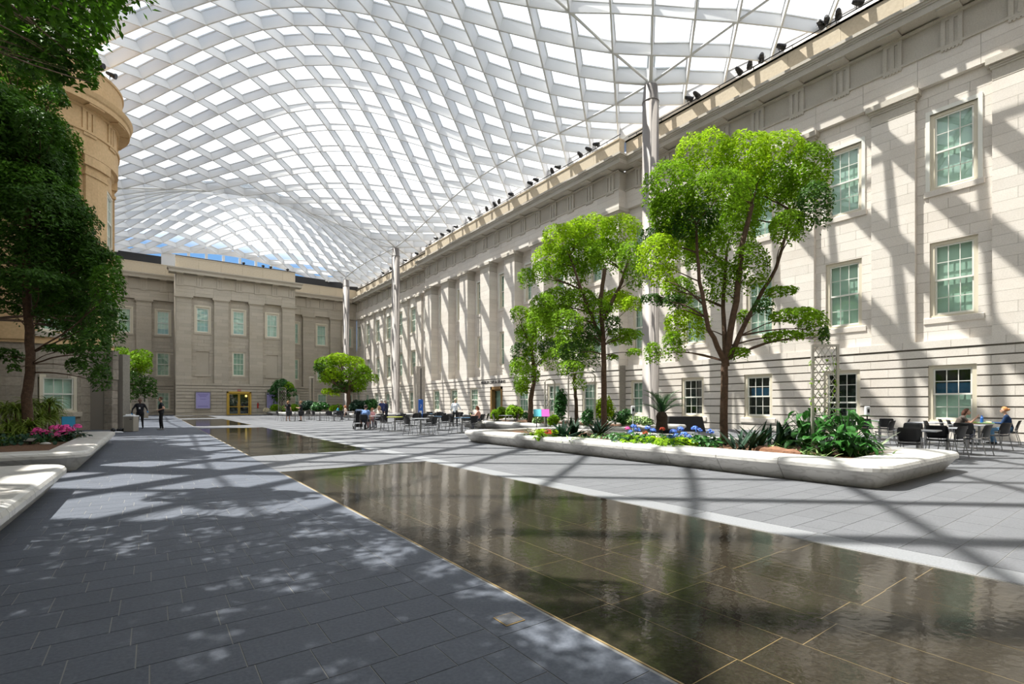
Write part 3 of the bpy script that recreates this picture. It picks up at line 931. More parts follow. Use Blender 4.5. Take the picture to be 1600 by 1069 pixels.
# columns
for i, (cx, cy) in enumerate(colpts):
    if cy < 10: lab = 'steel column behind the photographer, %s row' % ('left' if cx < 0 else 'right')
    lab = {(1,18.7): 'thick grey steel column rising behind the palm, nearest of the right-hand row',
           (1,56.1): 'slimmer-looking steel column in the middle distance before the right facade, second of its row',
           (1,74.8): 'farthest steel column, above the bushy tree in the right rear corner',
           (-1,56.1): 'steel column of the left row hidden behind the round bay, third from the near end',
           (-1,74.8): 'steel column in the left rear corner near the back wall',
           (-1,18.7): 'steel column of the left row beside the near flower planter',
           (1,0.0): 'steel column nearest the camera side on the right row, out of frame',
           (-1,0.0): 'steel column nearest the camera side on the left row, out of frame'}[(1 if cx > 0 else -1, cy)]
    o = thing('steel_column', lab, 'column', (cx, cy, 0), 0, 'roof columns')
    t = MB(); t.lathe([(0.52,0),(0.52,0.05),(0.47,0.06),(0.47,19.0)], 40); t.build('shaft', M['steel'], o, smooth=True)
    t = MB(); t.lathe([(0.485,18.98),(0.485,19.04),(0.455,19.06),(0.40,19.95),(0.33,20.0)], 40); t.build('capital', M['steel_d'], o, smooth=True)
# ------------------------------------------------------------------ floor: slab, pavers, pools
POOLS = [(-6.0, 11.1), (14.85, 33.2), (37.0, 54.2), (58.0, 70.0)]
PXA, PXB = 2.15, 5.45
fb = MB()
ys = [-8.0] + [v for p in POOLS for v in p] + [80.0]
def slab(mb, x0, x1, y0, y1): mb.box(x0, y0, -0.30, x1, y1, -0.0035)
slab(fb, -9.2, PXA, -8, 80); slab(fb, PXB, 27.5, -8, 80)
c = -8.0
for (a, b) in POOLS:
    slab(fb, PXA, PXB, c, a); c = b
slab(fb, PXA, PXB, c, 80)
floor = fb.build('floor', M['grout'], kind='structure')
tiles = []
rr = random.Random(5)
def rowx(x0, x1, y, d, lo, hi, m_, start=None):
    x = x0 if start is None else start
    while x < x1-0.01:
        n = x+rr.uniform(lo, hi)
        if n > x1-lo*0.6: n = x1
        tiles.append((max(x, x0), n, y, y+d, m_)); x = n
# west promenade, small staggered stones in rows across
y = -3.0
ends = []
while y < 30:
    d = rr.choice([0.28, 0.33, 0.37])
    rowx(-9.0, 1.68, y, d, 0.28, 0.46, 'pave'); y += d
YW = y
y = -3.0
while y < 30:                                 # border strip beside the pools
    tiles.append((1.68, PXA-0.03, y, y+0.78, 'pave')); y += 0.78
y = -3.0
while y < 30:                                 # east of the pools: pale border stones then rows
    tiles.append((PXB+0.02, 5.86, y, y+1.35, 'edge')); y += 1.35
y = -3.0
while y < 30:
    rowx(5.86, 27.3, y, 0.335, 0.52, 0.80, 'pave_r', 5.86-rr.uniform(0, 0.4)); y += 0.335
for (a, b) in ((11.1, 14.85),):
    y = a
    while y < b-0.1:
        d = (b-a)/11; rowx(PXA-0.03, PXB+0.02, y, d, 0.4, 0.6, 'pave_r'); y += d
# paving farther out than single stones show: broad slabs with recessed joints
y = 30.0
while y < 79:
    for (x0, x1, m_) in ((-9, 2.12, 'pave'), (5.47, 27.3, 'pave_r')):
        x = x0
        while x < x1-0.01:
            n = min(x+1.6, x1); tiles.append((x, n, y, y+1.0, m_)); x = n
    y += 1.0
for (a, b) in ((33.2, 37.0), (54.2, 58.0), (70.0, 79.0)):
    tiles.append((2.12, 5.47, a, b, 'pave_r'))
tiles.append((2.12, 5.47, 30.0, 30.0, 'pave_r')) if False else None
def tsc(t):
    q = proj(((t[0]+t[1])/2, (t[2]+t[3])/2, 0))
    if not q or not (-40 < q[0] < 1640 and q[1] < 1110): return 0
    return 1/q[2]
tiles.sort(key=lambda t: -tsc(t))
def tilebox(mb, t, g=0.0035, dz=0.0):
    g = g if t[3]-t[2] < 0.9 else 0.005
    x0, x1, y0, y1 = t[0]+g, t[1]-g, t[2]+g, t[3]-g
    if x1-x0 < 0.03 or y1-y0 < 0.03: return
    mb.box(x0, y0, -0.0035, x1, y1, dz)
rest = {k: MB() for k in ('pave', 'pave_r', 'edge')}
for i, t in enumerate(tiles):
    if i < 300:
        mb = MB(); tilebox(mb, t, dz=rr.uniform(-0.0007, 0)); mb.build('paver', M[t[4]], floor)
    else: tilebox(rest[t[4]], t, dz=rr.uniform(-0.0007, 0))
for k, mb in rest.items(): mb.build('far_pavers', M[k], floor, kind='stuff')
# little drain cover by the pool edge
dc = MB(); p = (1.88, 2.62)
dc.box(p[0]-0.075, p[1]-0.075, 0.0, p[0]+0.075, p[1]+0.075, 0.004)
dco = tag(dc.build('drain_cover', M['goldgrout']), 'small square brass-rimmed drain cover in the paving beside the near pool edge', 'drain')
dc = MB(); dc.box(p[0]-0.066, p[1]-0.066, 0.004, p[0]+0.066, p[1]+0.066, 0.006); dc.build('stone_insert', M['pave_r'], dco)

PL = ['nearest and largest dark reflecting pool in the grey paving, crossed by broad shadows',
      'second reflecting pool, ending in a point behind the nearest one',
      'third reflecting pool, a thin dark strip in front of the far pavilion',
      'farthest reflecting pool at the foot of the far pavilion door']
for i, (a, b) in enumerate(POOLS):
    o = thing('reflecting_pool', PL[i], 'pool', ((PXA+PXB)/2, a, 0), 0, 'shallow water panels in the floor')
    wd = (PXB-PXA)/2; ln = b-a
    t = MB(); t.box(-wd, 0, -0.10, wd, ln, -0.0135); t.build('bed', M['goldgrout'], o)
    slabs = []
    w_ = (2*wd)/7
    for r in range(7):
        y = -0.95*((r*0.5) % 1) - rr.uniform(0, 0.3); 
        y += (0.35 if r % 2 else 0)
        while y < ln:
            y1 = min(y+0.95, ln)
            if y1 > 0.03: slabs.append((-wd+r*w_, -wd+(r+1)*w_, max(0, y), y1))
            y += 0.95
    if i < 2:
        many = MB()
        for s_ in slabs:
            g = 0.0028
            q = proj(((s_[0]+s_[1])/2+3.8, (s_[2]+s_[3])/2+a, 0))
            if i == 0 and q and q[1] < 1200:
                mb = MB(); mb.box(s_[0]+g, s_[2]+g, -0.0135, s_[1]-g, s_[3]-g, -0.012+rr.uniform(-0.0005,0)); mb.build('pool_slab', M['pool'], o)
            else: many.box(s_[0]+g, s_[2]+g, -0.0135, s_[1]-g, s_[3]-g, -0.012)
        many.build('far_slabs', M['pool'], o, kind='stuff')
    else:
        mb = MB(); mb.box(-wd, 0, -0.0135, wd, ln, -0.012); mb.build('pool_slab', M['pool'], o)
    t = MB(); t.quad((-wd+0.006, 0.006, -0.005), (wd-0.006, 0.006, -0.005), (wd-0.006, ln-0.006, -0.005), (-wd+0.006, ln-0.006, -0.005)); t.build('water', M['water'], o)
    t = MB(); t.box(-wd-0.008, 0, -0.03, -wd+0.004, ln, 0.001); t.build('gilded_edge', M['goldgrout'], o)

# ------------------------------------------------------------------ marble planters
def planter(name_lab, x0, x1, y0, y1, rim, ov, joints, h=0.42, rc=0.45, soilh=0.34, cat='planter'):
    cx, cy = (x0+x1)/2, (y0+y1)/2
    o = thing('marble_planter', name_lab, cat, (cx, cy, 0), 0, 'white marble planters')
    X, Y = (x1-x0)/2+ov, (y1-y0)/2+ov            # outer top edge half sizes
    path = []
    def side(p, q, n): 
        for i in range(n): path.append((p[0]+(q[0]-p[0])*i/n, p[1]+(q[1]-p[1])*i/n, None))
    corners = [(1,-1),(1,1),(-1,1),(-1,-1)]
    seq = []
    ns = 6
    for ci, (sx, sy) in enumerate(corners):
        ccx, ccy = sx*(X-rc), sy*(Y-rc)
        a0 = {(1,-1):-pi/2,(1,1):0,(-1,1):pi/2,(-1,-1):pi}[(sx,sy)]
        for k in range(ns+1):
            a = a0+pi/2*k/ns; seq.append(('c', ccx, ccy, a, sx, sy))
        nx_ = corners[(ci+1) % 4]
        ex, ey = nx_[0]*(X-rc), nx_[1]*(Y-rc)
        L = math.hypot(ex-ccx, ey-ccy); n = max(1, round(L/joints))
        for k in range(1, n):
            f = k/n; seq.append(('c', ccx+(ex-ccx)*f, ccy+(ey-ccy)*f, a0+pi/2, sx if k < n/2 else nx_[0], sy if k < n/2 else nx_[1], 'j'))
    def pos(t, d):
        px, py, a = t[1], t[2], t[3]
        if len(t) > 6: return (px+math.cos(a)*(rc-d), py+math.sin(a)*(rc-d))
        if d <= rc: return (px+math.cos(a)*(rc-d), py+math.sin(a)*(rc-d))
        # beyond the corner centre: collapse to the inner corner
        return (px-t[4]*(d-rc), py-t[5]*(d-rc))
    prof = [(ov, 0), (0.035, h*0.66), (0.012, h*0.665), (0.0, h*0.70), (0.0, h*0.84), (0.022, h*0.94), (0.07, h*0.99), (0.12, h), (rim, h), (rim, h-0.14)]
    N = len(seq)
    joint_idx = [i for i, t in enumerate(seq) if len(t) > 6]
    starts = joint_idx
    for s_i, st_ in enumerate(starts):
        en = starts[(s_i+1) % len(starts)]
        idx = [st_]
        while idx[-1] != en: idx.append((idx[-1]+1) % N)
        mb = MB(); rings = []
        for n_, k in enumerate(idx):
            ring = []
            for (d, z) in prof:
                x, y = pos(seq[k], d)
                ring.append([x, y, z])
            if n_ in (0, len(idx)-1):            # open a hairline joint
                o2 = seq[idx[1]] if n_ == 0 else seq[idx[-2]]
                q0 = pos(seq[k], 0); q1 = pos(o2, 0); L = math.hypot(q1[0]-q0[0], q1[1]-q0[1])
                ux, uy = (q1[0]-q0[0])/L*0.0055, (q1[1]-q0[1])/L*0.0055
                for v in ring: v[0] += ux; v[1] += uy
            rings.append([tuple(v) for v in ring])
        mb.loft(rings, 0, True)
        b = mb.build('marble_block', M['marble'], o)
        for p_ in b.data.polygons: p_.use_smooth = False
    sb = MB(); ix, iy = X-rim+0.05, Y-rim+0.05
    nx, ny = int(2*ix/0.35)+2, int(2*iy/0.35)+2
    vs = [[(-ix+2*ix*i/nx, -iy+2*iy*j/ny, soilh+0.035*noise.noise(Vector((i*0.9, j*0.9, cx)))) for i in range(nx+1)] for j in range(ny+1)]
    for j in range(ny):
        for i in range(nx): sb.quad(vs[j][i], vs[j][i+1], vs[j+1][i+1], vs[j+1][i])
    sb.build('mulch', M['soil'], o, kind='stuff')
    return o
planter('long white marble planter in front, full of big leaves around the tallest tree', 9.65, 13.6, 3.1, 16.0, 0.8, 0.25, 1.25)
planter('second marble planter behind the long one, with the twin-trunked trees', 15.6, 20.6, 14.5, 26.5, 0.8, 0.28, 1.8)
planter('marble planter at left edge, empty of flowers, cut by the picture border', -6.9, -1.35, 1.2, 10.9, 0.9, 0.24, 1.4)
planter('marble planter at left with pink flowers and spiky plants', -4.45, -1.3, 13.8, 23.0, 0.7, 0.24, 1.4)
planter('low marble planter in the middle distance before the second steel column', 16.6, 22.3, 48.5, 58.0, 0.8, 0.25, 2.4)
planter('marble planter with the bushy tree in the right rear corner', 12.6, 22.5, 60.0, 66.0, 0.8, 0.25, 2.6)
planter('marble planter with the small broad-leaved tree before the far pavilion', 12.2, 16.8, 67.3, 70.8, 0.7, 0.25, 2.4)
planter('marble planter behind the round bay at the far left', -7.2, -2.6, 46.0, 55.0, 0.8, 0.25, 2.6)

# ------------------------------------------------------------------ trees
def leafcloud(mb, n, cen, rad, rng, size, droop=0.5, shell=0.72, m=0, under=0.33):
    """leaf blades on a domed, drooping clump: dense skin on top, ragged hem below"""
    cx, cy, cz = cen; rx, ry, rz_ = rad
    for _ in range(n):
        a = rng.uniform(0, 2*pi); u = rng.random()
        if rng.random() < 1-under: el = math.asin(rng.uniform(-0.15, 1))
        else: el = math.asin(rng.uniform(-0.75, 0.1))
        rr_ = shell+(1-shell)*rng.random()**0.5
        rr_ *= 1+0.14*noise.noise(Vector((cx+3*math.cos(a), cy+3*math.sin(a), 3*el)))+0.10*math.sin(a*5+cx*7)*math.cos(el)
        x = cx+rx*rr_*math.cos(el)*math.cos(a); y = cy+ry*rr_*math.cos(el)*math.sin(a); z = cz+rz_*rr_*math.sin(el)
        if el < 0: z -= droop*rz_*rng.random()**2*0.7
        s = size*rng.uniform(0.7, 1.3)
        # blade roughly facing up/out, hanging a little
        nrm_ = Vector((math.cos(el)*math.cos(a)*0.7+rng.uniform(-.6,.6), math.cos(el)*math.sin(a)*0.7+rng.uniform(-.6,.6), 0.75+rng.uniform(-.5,.4))).normalized()
        t = nrm_.orthogonal().normalized(); t = (t*math.cos(u*6.28)+nrm_.cross(t)*math.sin(u*6.28)); b = nrm_.cross(t)
        p = Vector((x, y, z))
        mb.quad(p-t*s, p-b*s*0.42+t*s*0.1, p+t*s-nrm_*s*0.25, p+b*s*0.42+t*s*0.1, m)
def wob(p, q, n, amp, rng, sag=0):
    pts = []
    d = q-p; L = d.length
    o1 = Vector((rng.uniform(-1,1), rng.uniform(-1,1), rng.uniform(-.4,.4)))*amp*L
    for i in range(n+1):
        t = i/n; pts.append(p+d*t+o1*math.sin(pi*t)+Vector((0,0,sag*L*math.sin(pi*t)))+Vector((rng.uniform(-1,1), rng.uniform(-1,1), 0))*amp*L*0.12*(0 < i < n))
    return pts
def tree(lab, base, z0, forks, clumps, trunk_r, seed, per, size, mats, group='courtyard trees', twig=True, stems=(), brf=1.0):
    """forks: list of points up the trunk; clumps: (x,y,z,rx,ry,rz,mat index)"""
    rng = random.Random(seed)
    o = thing('fig_tree', lab, 'tree', base, 0, group)
    B = Vector(base)
    tr = MB()
    pts = [Vector((0,0,-0.1))]+[Vector(f)-B for f in forks]
    n = len(pts)
    sub = []
    for i in range(n-1):
        for k in range(4):
            sub.append(pts[i].lerp(pts[i+1], k/4)+Vector((rng.uniform(-1,1), rng.uniform(-1,1), 0))*trunk_r*0.12)
    sub.append(pts[-1])
    L = len(sub)
    tr.tube(sub, [trunk_r*(1.35 if i == 0 else 1.05-0.45*i/L) for i in range(L)], 12)
    tr.build('trunk', M['bark'], o, smooth=True)
    tw = MB(); stp = []
    for sp in stems:
        q = [Vector(f)-B for f in sp]; ss = []
        for i in range(len(q)-1):
            for k in range(4): ss.append(q[i].lerp(q[i+1], k/4)+Vector((rng.uniform(-1,1), rng.uniform(-1,1), 0))*trunk_r*0.2)
        ss.append(q[-1]); L2 = len(ss)
        mb = MB(); mb.tube(ss, [trunk_r*(0.72-0.45*i/L2) for i in range(L2)], 10); mb.build('branch', M['bark'], o, smooth=True)
        stp += ss[2:]
    node = [pts[max(1, n-2)], pts[-1]]
    for ci, c in enumerate(clumps):
        q = Vector(c[:3])-B+Vector((0,0,-0.35*c[5]))
        # attach to a trunk point lower than the clump
        cand = [s_ for s_ in sub+stp if s_.z < q.z-0.25 and s_.z >= pts[min(2, n-1)].z*0.97]
        if not cand: cand = [min(sub, key=lambda s_: (s_-q).length)]
        a = min(cand, key=lambda s_: (s_-q).length+0.55*abs((q.z-s_.z)-0.9*math.hypot(q.x-s_.x, q.y-s_.y)))
        r0 = brf*trunk_r*(0.27 if (q-a).length > 1.5 else 0.18)
        pp = wob(a, q, 7, 0.09, rng, 0.05)
        mb = MB(); mb.tube(pp, [r0*(1-0.75*i/7) for i in range(8)], 8)
        mb.build('branch', M['bark'], o, smooth=True)
        for k in range(3 if twig else 2):
            an = rng.uniform(0, 2*pi); s_ = rng.uniform(0.4, 0.8)
            e2 = Vector(c[:3])-B+Vector((math.cos(an)*c[3]*s_, math.sin(an)*c[4]*s_, rng.uniform(-0.2, 0.5)*c[5]))
            tw.tube(wob(pp[rng.randint(3, 6)], e2, 4, 0.08, rng), [r0*0.32, r0*0.24, r0*0.18, r0*0.12, r0*0.07], 5)
    tw.build('twigs', M['bark'], o, kind='stuff')
    for gi in sorted(set(c[6] for c in clumps)):
        lf = MB()
        for c in clumps:
            if c[6] != gi: continue
            nn = int(per*(c[3]*c[4]+c[3]*c[5]+c[4]*c[5])/3)
            cc = Vector(c[:3])-B
            leafcloud(lf, nn, cc, (c[3], c[4], c[5]), rng, size, 0.9)
        lf.build('foliage', mats[gi], o, kind='stuff')
    return o
def clumps_px(lst, z, seed, depth=1.2, extra=0.7):
    """crown read off the photograph: px, y, half width, half height -> world ellipsoids with depth"""
    rng = random.Random(seed); out = []
    for c in lst:
        px, y, hw, hh_ = c[:4]; mi = c[4] if len(c) > 4 else 0
        zz = z+rng.uniform(-1, 1)*depth*0.8
        p = Pz(px, zz, hh(y, zz)); s = zz/FPX
        out.append((p.x, p.y, p.z, hw*s*1.02, hw*s*1.02, hh_*s*0.95, mi))
    return out
def backfill(cl, B, rng, k=0.6):
    """the same crown continues round the back"""
    out = []
    for c in cl:
        if rng.random() < k:
            a = rng.uniform(-0.6, 0.6)
            d = Vector((SY, CY, 0))*rng.uniform(0.8, 1.8)+Vector((CY, -SY, 0))*rng.uniform(-0.8, 0.8)
            out.append((c[0]+d.x, c[1]+d.y, c[2]+rng.uniform(-0.5, 0.3), c[3]*0.9, c[4]*0.9, c[5]*0.9, c[6]))
    return out
LM = [M['leaf1'], M['leaf2'], M['leaf3']]
# tallest tree in the near planter
zt = 13.3
C1 = [(1045,290,38,38,0),(1100,243,46,34,1),(1160,240,45,28,1),(1212,238,42,28,1),(1262,262,34,40,0),(1272,318,26,36,2),(1120,300,48,34,0),(1198,292,40,34,0),
      (1085,345,34,28,2),(1030,398,32,34,1),(1060,372,34,30,1),(1105,380,30,34,0),(1150,352,34,34,0),(1172,415,28,38,0),(1128,440,28,34,0),(1232,352,28,24,0),
      (1040,326,24,22,0),(1072,505,34,24,1),(1052,538,17,22,0),(1018,466,17,7,2),(1050,470,22,8,2),(1242,492,36,10,0),(1270,508,22,22,0),(1287,522,8,14,2),
      (1155,552,16,10,0),(1192,478,16,12,2),(1162,495,10,12,0),(1218,455,26,6,0),(1030,430,16,18,1),(1240,300,26,28,0)]
c1 = clumps_px(C1, zt, 3)
b1 = Pz(1131, 13.0, 0.32)
rng = random.Random(2)
F = lambda px, y, z: Pz(px, z, hh(y, z))
t1 = tree('tallest green tree, trunk rising alone from the near planter before the facade', b1, 0, [F(1131,620,13.0), F(1133,565,13.0), F(1150,470,13.1), F(1160,380,13.3), F(1175,320,13.4)], c1+backfill(c1, b1, rng, 0.5), 0.10, 4, 5200, 0.050, LM, stems=([F(1133,568,13.0),F(1108,515,12.8),F(1092,440,12.6),F(1088,350,12.8)],[F(1134,572,13.0),F(1130,480,13.4),F(1136,390,13.6)],[F(1140,560,13.0),F(1172,490,13.1),F(1212,420,13.4),F(1238,330,13.6)]))
# second tree
zt = 18.2
C2 = [(878,372,32,22,1),(925,356,36,18,1),(968,358,32,22,1),(862,405,30,24,1),(905,400,34,26,0),(948,398,28,26,0),(985,400,20,24,0),(846,425,16,18,0),
      (872,468,28,20,0),(905,468,28,18,0),(960,468,28,16,1),(988,474,16,12,1),(935,488,22,22,0),(880,505,32,22,0),(915,525,26,20,2),(972,520,22,7,0),(990,550,12,6,0),
      (958,505,12,12,2),(850,480,22,24,0),(988,523,16,8,0)]
c2 = clumps_px(C2, zt, 5)
b2 = Pz(944, 18.2, 0.32)
t2 = tree('second tree in the long planter, slim dark trunk, lime crown in tiers', b2, 0, [F(944,600,18.2), F(943,540,18.2), F(938,470,18.2), F(945,420,18.2)], c2+backfill(c2, b2, rng, 0.6), 0.105, 6, 3600, 0.058, LM, stems=([F(944,540,18.2),F(915,470,18),F(890,400,18.2)],[F(943,500,18.2),F(972,440,18.4),F(985,390,18.4)]))
# twin trees in the second planter
C3 = [(812,490,15,13,0),(838,492,18,14,1),(822,520,18,18,0),(845,520,20,20,0),(812,548,14,14,2),(835,555,18,18,0),(828,585,16,16,0),(815,605,10,10,0),(858,545,16,18,2),(806,575,10,12,0)]
c3 = clumps_px(C3, 27, 7); b3 = Pz(829, 27, 0.32)
tree('narrow tree with drooping foliage behind the long planter, left of the other small one', b3, 0, [F(829,625,27), F(836,590,27), F(830,540,27)], c3+backfill(c3, b3, rng, 0.5), 0.14, 8, 2000, 0.075, LM)
C4 = [(870,560,22,18,0),(900,545,26,20,0),(892,575,22,14,0),(920,560,18,18,2),(905,600,12,10,0),(885,530,20,16,0)]
c4 = clumps_px(C4, 23.5, 9); b4 = Pz(901, 23.5, 0.32)
tree('small reddish-trunked tree between the arched trellises behind the long planter', b4, 0, [F(900,625,23.5), F(897,600,23.5), F(898,570,23.5)], c4+backfill(c4, b4, rng, 0.4), 0.09, 10, 1800, 0.07, LM)
# rear right tree
C5 = [(508,568,16,11,0),(530,560,18,9,1),(552,566,17,10,1),(568,580,11,12,0),(520,585,15,12,1),(545,588,16,12,0),(508,590,10,9,0),(562,600,12,8,0),(535,605,16,9,2),(512,612,9,6,1),(498,575,8,8,2),(570,592,8,8,0)]
c5 = clumps_px(C5, 60, 11, 1.5); b5 = Pz(545, 60, 0.32)
tree('broad bushy tree in the rear right corner under the farthest steel column', b5, 0, [F(545,628,60), F(545,615,60), F(546,595,60)], c5+backfill(c5, b5, rng, 0.8), 0.28, 12, 520, 0.16, LM)
C6 = [(440,600,12,8,0),(428,612,9,6,0),(455,612,8,7,0),(440,620,13,8,2),(432,606,8,7,0),(450,603,8,6,1)]
c6 = clumps_px(C6, 65, 13, 0.8); b6 = Pz(441, 65, 0.32)
tree('small round broad-leaved tree right of the brass door', b6, 0, [F(441,632,65), F(441,625,65), F(441,612,65)], c6+backfill(c6, b6, rng, 0.5), 0.10, 14, 240, 0.22, [M['pmid'], M['leaf1'], M['leaf3']])
C7 = [(186,552,16,11,0),(203,562,14,12,0),(214,575,12,14,0),(208,595,14,16,2),(195,590,16,20,2),(204,615,12,12,2),(182,565,12,12,0),(222,572,6,8,1)]
c7 = clumps_px(C7, 45, 15, 1.2); b7 = Pz(196, 45, 0.32)
tree('green tree partly hidden behind the grey partition at far left', b7, 0, [F(196,625,45), F(196,605,45), F(198,585,45)], c7+backfill(c7, b7, rng, 0.8), 0.22, 16, 700, 0.13, LM)
# left tree, its own shade painted in with darker leaf colours
zt = 14.5
C8 = [(10,60,50,50,0),(60,215,50,44,0),(90,240,22,30,2),(40,300,60,44,0),(105,365,34,30,2),(132,400,34,34,2),(28,110,54,44,0),(12,190,44,48,0),(62,200,28,30,2),(30,262,60,50,2),(84,268,28,36,2),(60,335,70,44,2),(98,318,30,30,0),(30,400,60,44,2),(98,392,50,34,2),
      (150,408,34,24,0),(168,445,22,34,0),(152,490,26,40,2),(146,548,22,38,2),(158,590,14,20,2),(135,450,26,34,2),(60,440,46,18,2),(18,452,34,20,2),(75,488,18,9,2),(8,555,20,12,2),(22,575,8,7,2),
      (100,545,24,7,2),(118,570,12,12,2),(88,470,22,14,2),(8,480,18,10,2),(84,150,18,14,2),(130,340,14,12,0)]
c8 = clumps_px(C8, zt, 17, 1.1); b8 = Pz(45, 14.5, 0.32)
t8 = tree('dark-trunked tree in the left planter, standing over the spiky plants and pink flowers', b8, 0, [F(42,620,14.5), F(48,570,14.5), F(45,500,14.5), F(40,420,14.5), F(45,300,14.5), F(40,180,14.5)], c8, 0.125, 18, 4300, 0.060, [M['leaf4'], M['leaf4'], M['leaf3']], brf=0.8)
# near left tree: only its leaf tips reach the frame, but it shades the floor
C9 = [(20,20,60,44,0),(70,35,50,40,0),(118,18,40,40,0),(150,30,22,34,0),(95,85,46,34,0),(135,95,16,34,0),(60,90,40,30,2),(142,125,8,14,0),(170,8,10,14,0),(60,-30,70,40,0)]
c9 = clumps_px(C9, 8.3, 19, 0.5)
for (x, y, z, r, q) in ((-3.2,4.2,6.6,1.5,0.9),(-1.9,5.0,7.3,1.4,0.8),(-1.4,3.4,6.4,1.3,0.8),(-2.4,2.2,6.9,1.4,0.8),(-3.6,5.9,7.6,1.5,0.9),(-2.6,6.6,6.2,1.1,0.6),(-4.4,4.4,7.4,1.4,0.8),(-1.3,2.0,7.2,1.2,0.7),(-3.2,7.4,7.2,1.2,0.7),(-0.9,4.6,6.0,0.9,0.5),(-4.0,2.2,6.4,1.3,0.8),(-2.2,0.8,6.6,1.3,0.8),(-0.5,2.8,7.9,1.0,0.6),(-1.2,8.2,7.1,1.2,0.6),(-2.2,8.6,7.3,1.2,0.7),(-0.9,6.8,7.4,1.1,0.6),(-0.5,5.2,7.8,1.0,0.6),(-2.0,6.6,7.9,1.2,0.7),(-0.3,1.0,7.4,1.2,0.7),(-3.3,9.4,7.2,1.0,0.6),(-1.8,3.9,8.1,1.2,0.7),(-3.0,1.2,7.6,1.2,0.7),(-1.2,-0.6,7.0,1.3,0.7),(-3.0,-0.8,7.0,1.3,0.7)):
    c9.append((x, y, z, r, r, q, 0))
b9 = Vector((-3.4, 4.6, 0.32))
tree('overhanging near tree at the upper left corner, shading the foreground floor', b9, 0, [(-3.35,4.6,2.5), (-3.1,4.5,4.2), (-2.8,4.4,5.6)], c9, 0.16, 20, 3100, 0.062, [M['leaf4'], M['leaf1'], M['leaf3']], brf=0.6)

rng = random.Random(31)
c10 = []
for i in range(26):
    a = rng.uniform(0, 2*pi); r = 3.1*rng.random()**0.5
    c10.append((-4.7+0.68*r*math.cos(a), 21.6+0.8*r*math.sin(a), 10.2-0.35*r+rng.uniform(-1.6, 0.8), rng.uniform(0.9, 1.3), rng.uniform(0.9, 1.3), rng.uniform(0.6, 0.9), rng.choice((0, 2))))
for i in range(9):
    c10.append((-2.3+rng.uniform(-0.8,0.6), 24.0+rng.uniform(-1.6,1.4), rng.uniform(3.6, 6.6), 1.0, 1.0, 0.75, 2))
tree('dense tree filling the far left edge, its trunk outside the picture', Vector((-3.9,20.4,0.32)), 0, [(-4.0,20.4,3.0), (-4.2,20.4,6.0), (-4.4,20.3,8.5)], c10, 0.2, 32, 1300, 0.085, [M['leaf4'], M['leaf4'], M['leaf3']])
# ------------------------------------------------------------------ plants
def blade(L, w_, arch, n=6, fold=0.25, tip=0.05, base=0.5):
    """one strap leaf growing along +x and up, arching over; returns strip rows"""
    rows = []
    for i in range(n+1):
        t = i/n
        ang = 1.35-arch*t*1.6
        if i == 0: x, z = 0, 0
        else:
            x += math.cos(ang)*L/n; z += math.sin(ang)*L/n
        ww = w_*(base+(1-base)*math.sin(min(1, t*2.2)*pi/2))*(1-t**3) + tip*w_*(t == 1)*0.2
        rows.append((x, z, ww))
    return rows
def add_blade(mb, o, rows, az, tilt=0, fold=0.3, m=0, twist=0):
    ca, sa = math.cos(az), math.sin(az); ct, st_ = math.cos(tilt), math.sin(tilt)
    prev = None
    for (x, z, w_) in rows:
        x2, z2 = x*ct+z*st_, -x*st_+z*ct
        pts = []
        for s_, dz in ((-1, fold*w_), (0, 0), (1, fold*w_)):
            lx, ly = x2, s_*w_
            pts.append((o[0]+lx*ca-ly*sa, o[1]+lx*sa+ly*ca, o[2]+z2+dz))
        if prev:
            mb.quad(prev[0], prev[1], pts[1], pts[0], m); mb.quad(prev[1], prev[2], pts[2], pts[1], m)
        prev = pts
def ovate(mb, o, az, L, w_, pitch, m=0, droop=0.5, n=6):
    """one broad leaf from its stalk end, pointing az, pitched, tip drooping"""
    ca, sa = math.cos(az), math.sin(az); x = z = 0; prev = None
    for i in range(n+1):
        t = i/n; a = pitch-droop*1.6*t
        if i: x += math.cos(a)*L/n; z += math.sin(a)*L/n
        ww = w_*math.sin(pi*min(1, 0.06+t*0.94)**0.75)*0.5+0.002
        pts = []
        for s_ in (-1, -0.5, 0, 0.5, 1):
            ly = s_*ww; dz = 0.18*ww*abs(s_)+0.02*ww*math.sin(t*14)*abs(s_)
            pts.append((o[0]+x*ca-ly*sa, o[1]+x*sa+ly*ca, o[2]+z+dz))
        if prev:
            for k in range(4): mb.quad(prev[k], prev[k+1], pts[k+1], pts[k], m)
        prev = pts
def bladeplant(lab, p, n, L, w_, arch, m_, seed, group, parts=True, cat='plant', name='blade_plant', tilt=(0.0, 0.7), jit=0.05):
    rng = random.Random(seed); o = thing(name, lab, cat, p, 0, group)
    all_ = MB()
    for i in range(n):
        mb = MB() if parts else all_
        l = L*rng.uniform(0.65, 1.1)
        add_blade(mb, (rng.uniform(-jit, jit), rng.uniform(-jit, jit), 0), blade(l, w_*rng.uniform(0.8, 1.15), arch*rng.uniform(0.4, 1.2)), rng.uniform(0, 2*pi), rng.uniform(*tilt), 0.35)
        if parts: mb.build('leaf', m_, o, smooth=True)
    if not parts: all_.build('leaves', m_, o, kind='stuff')
    return o
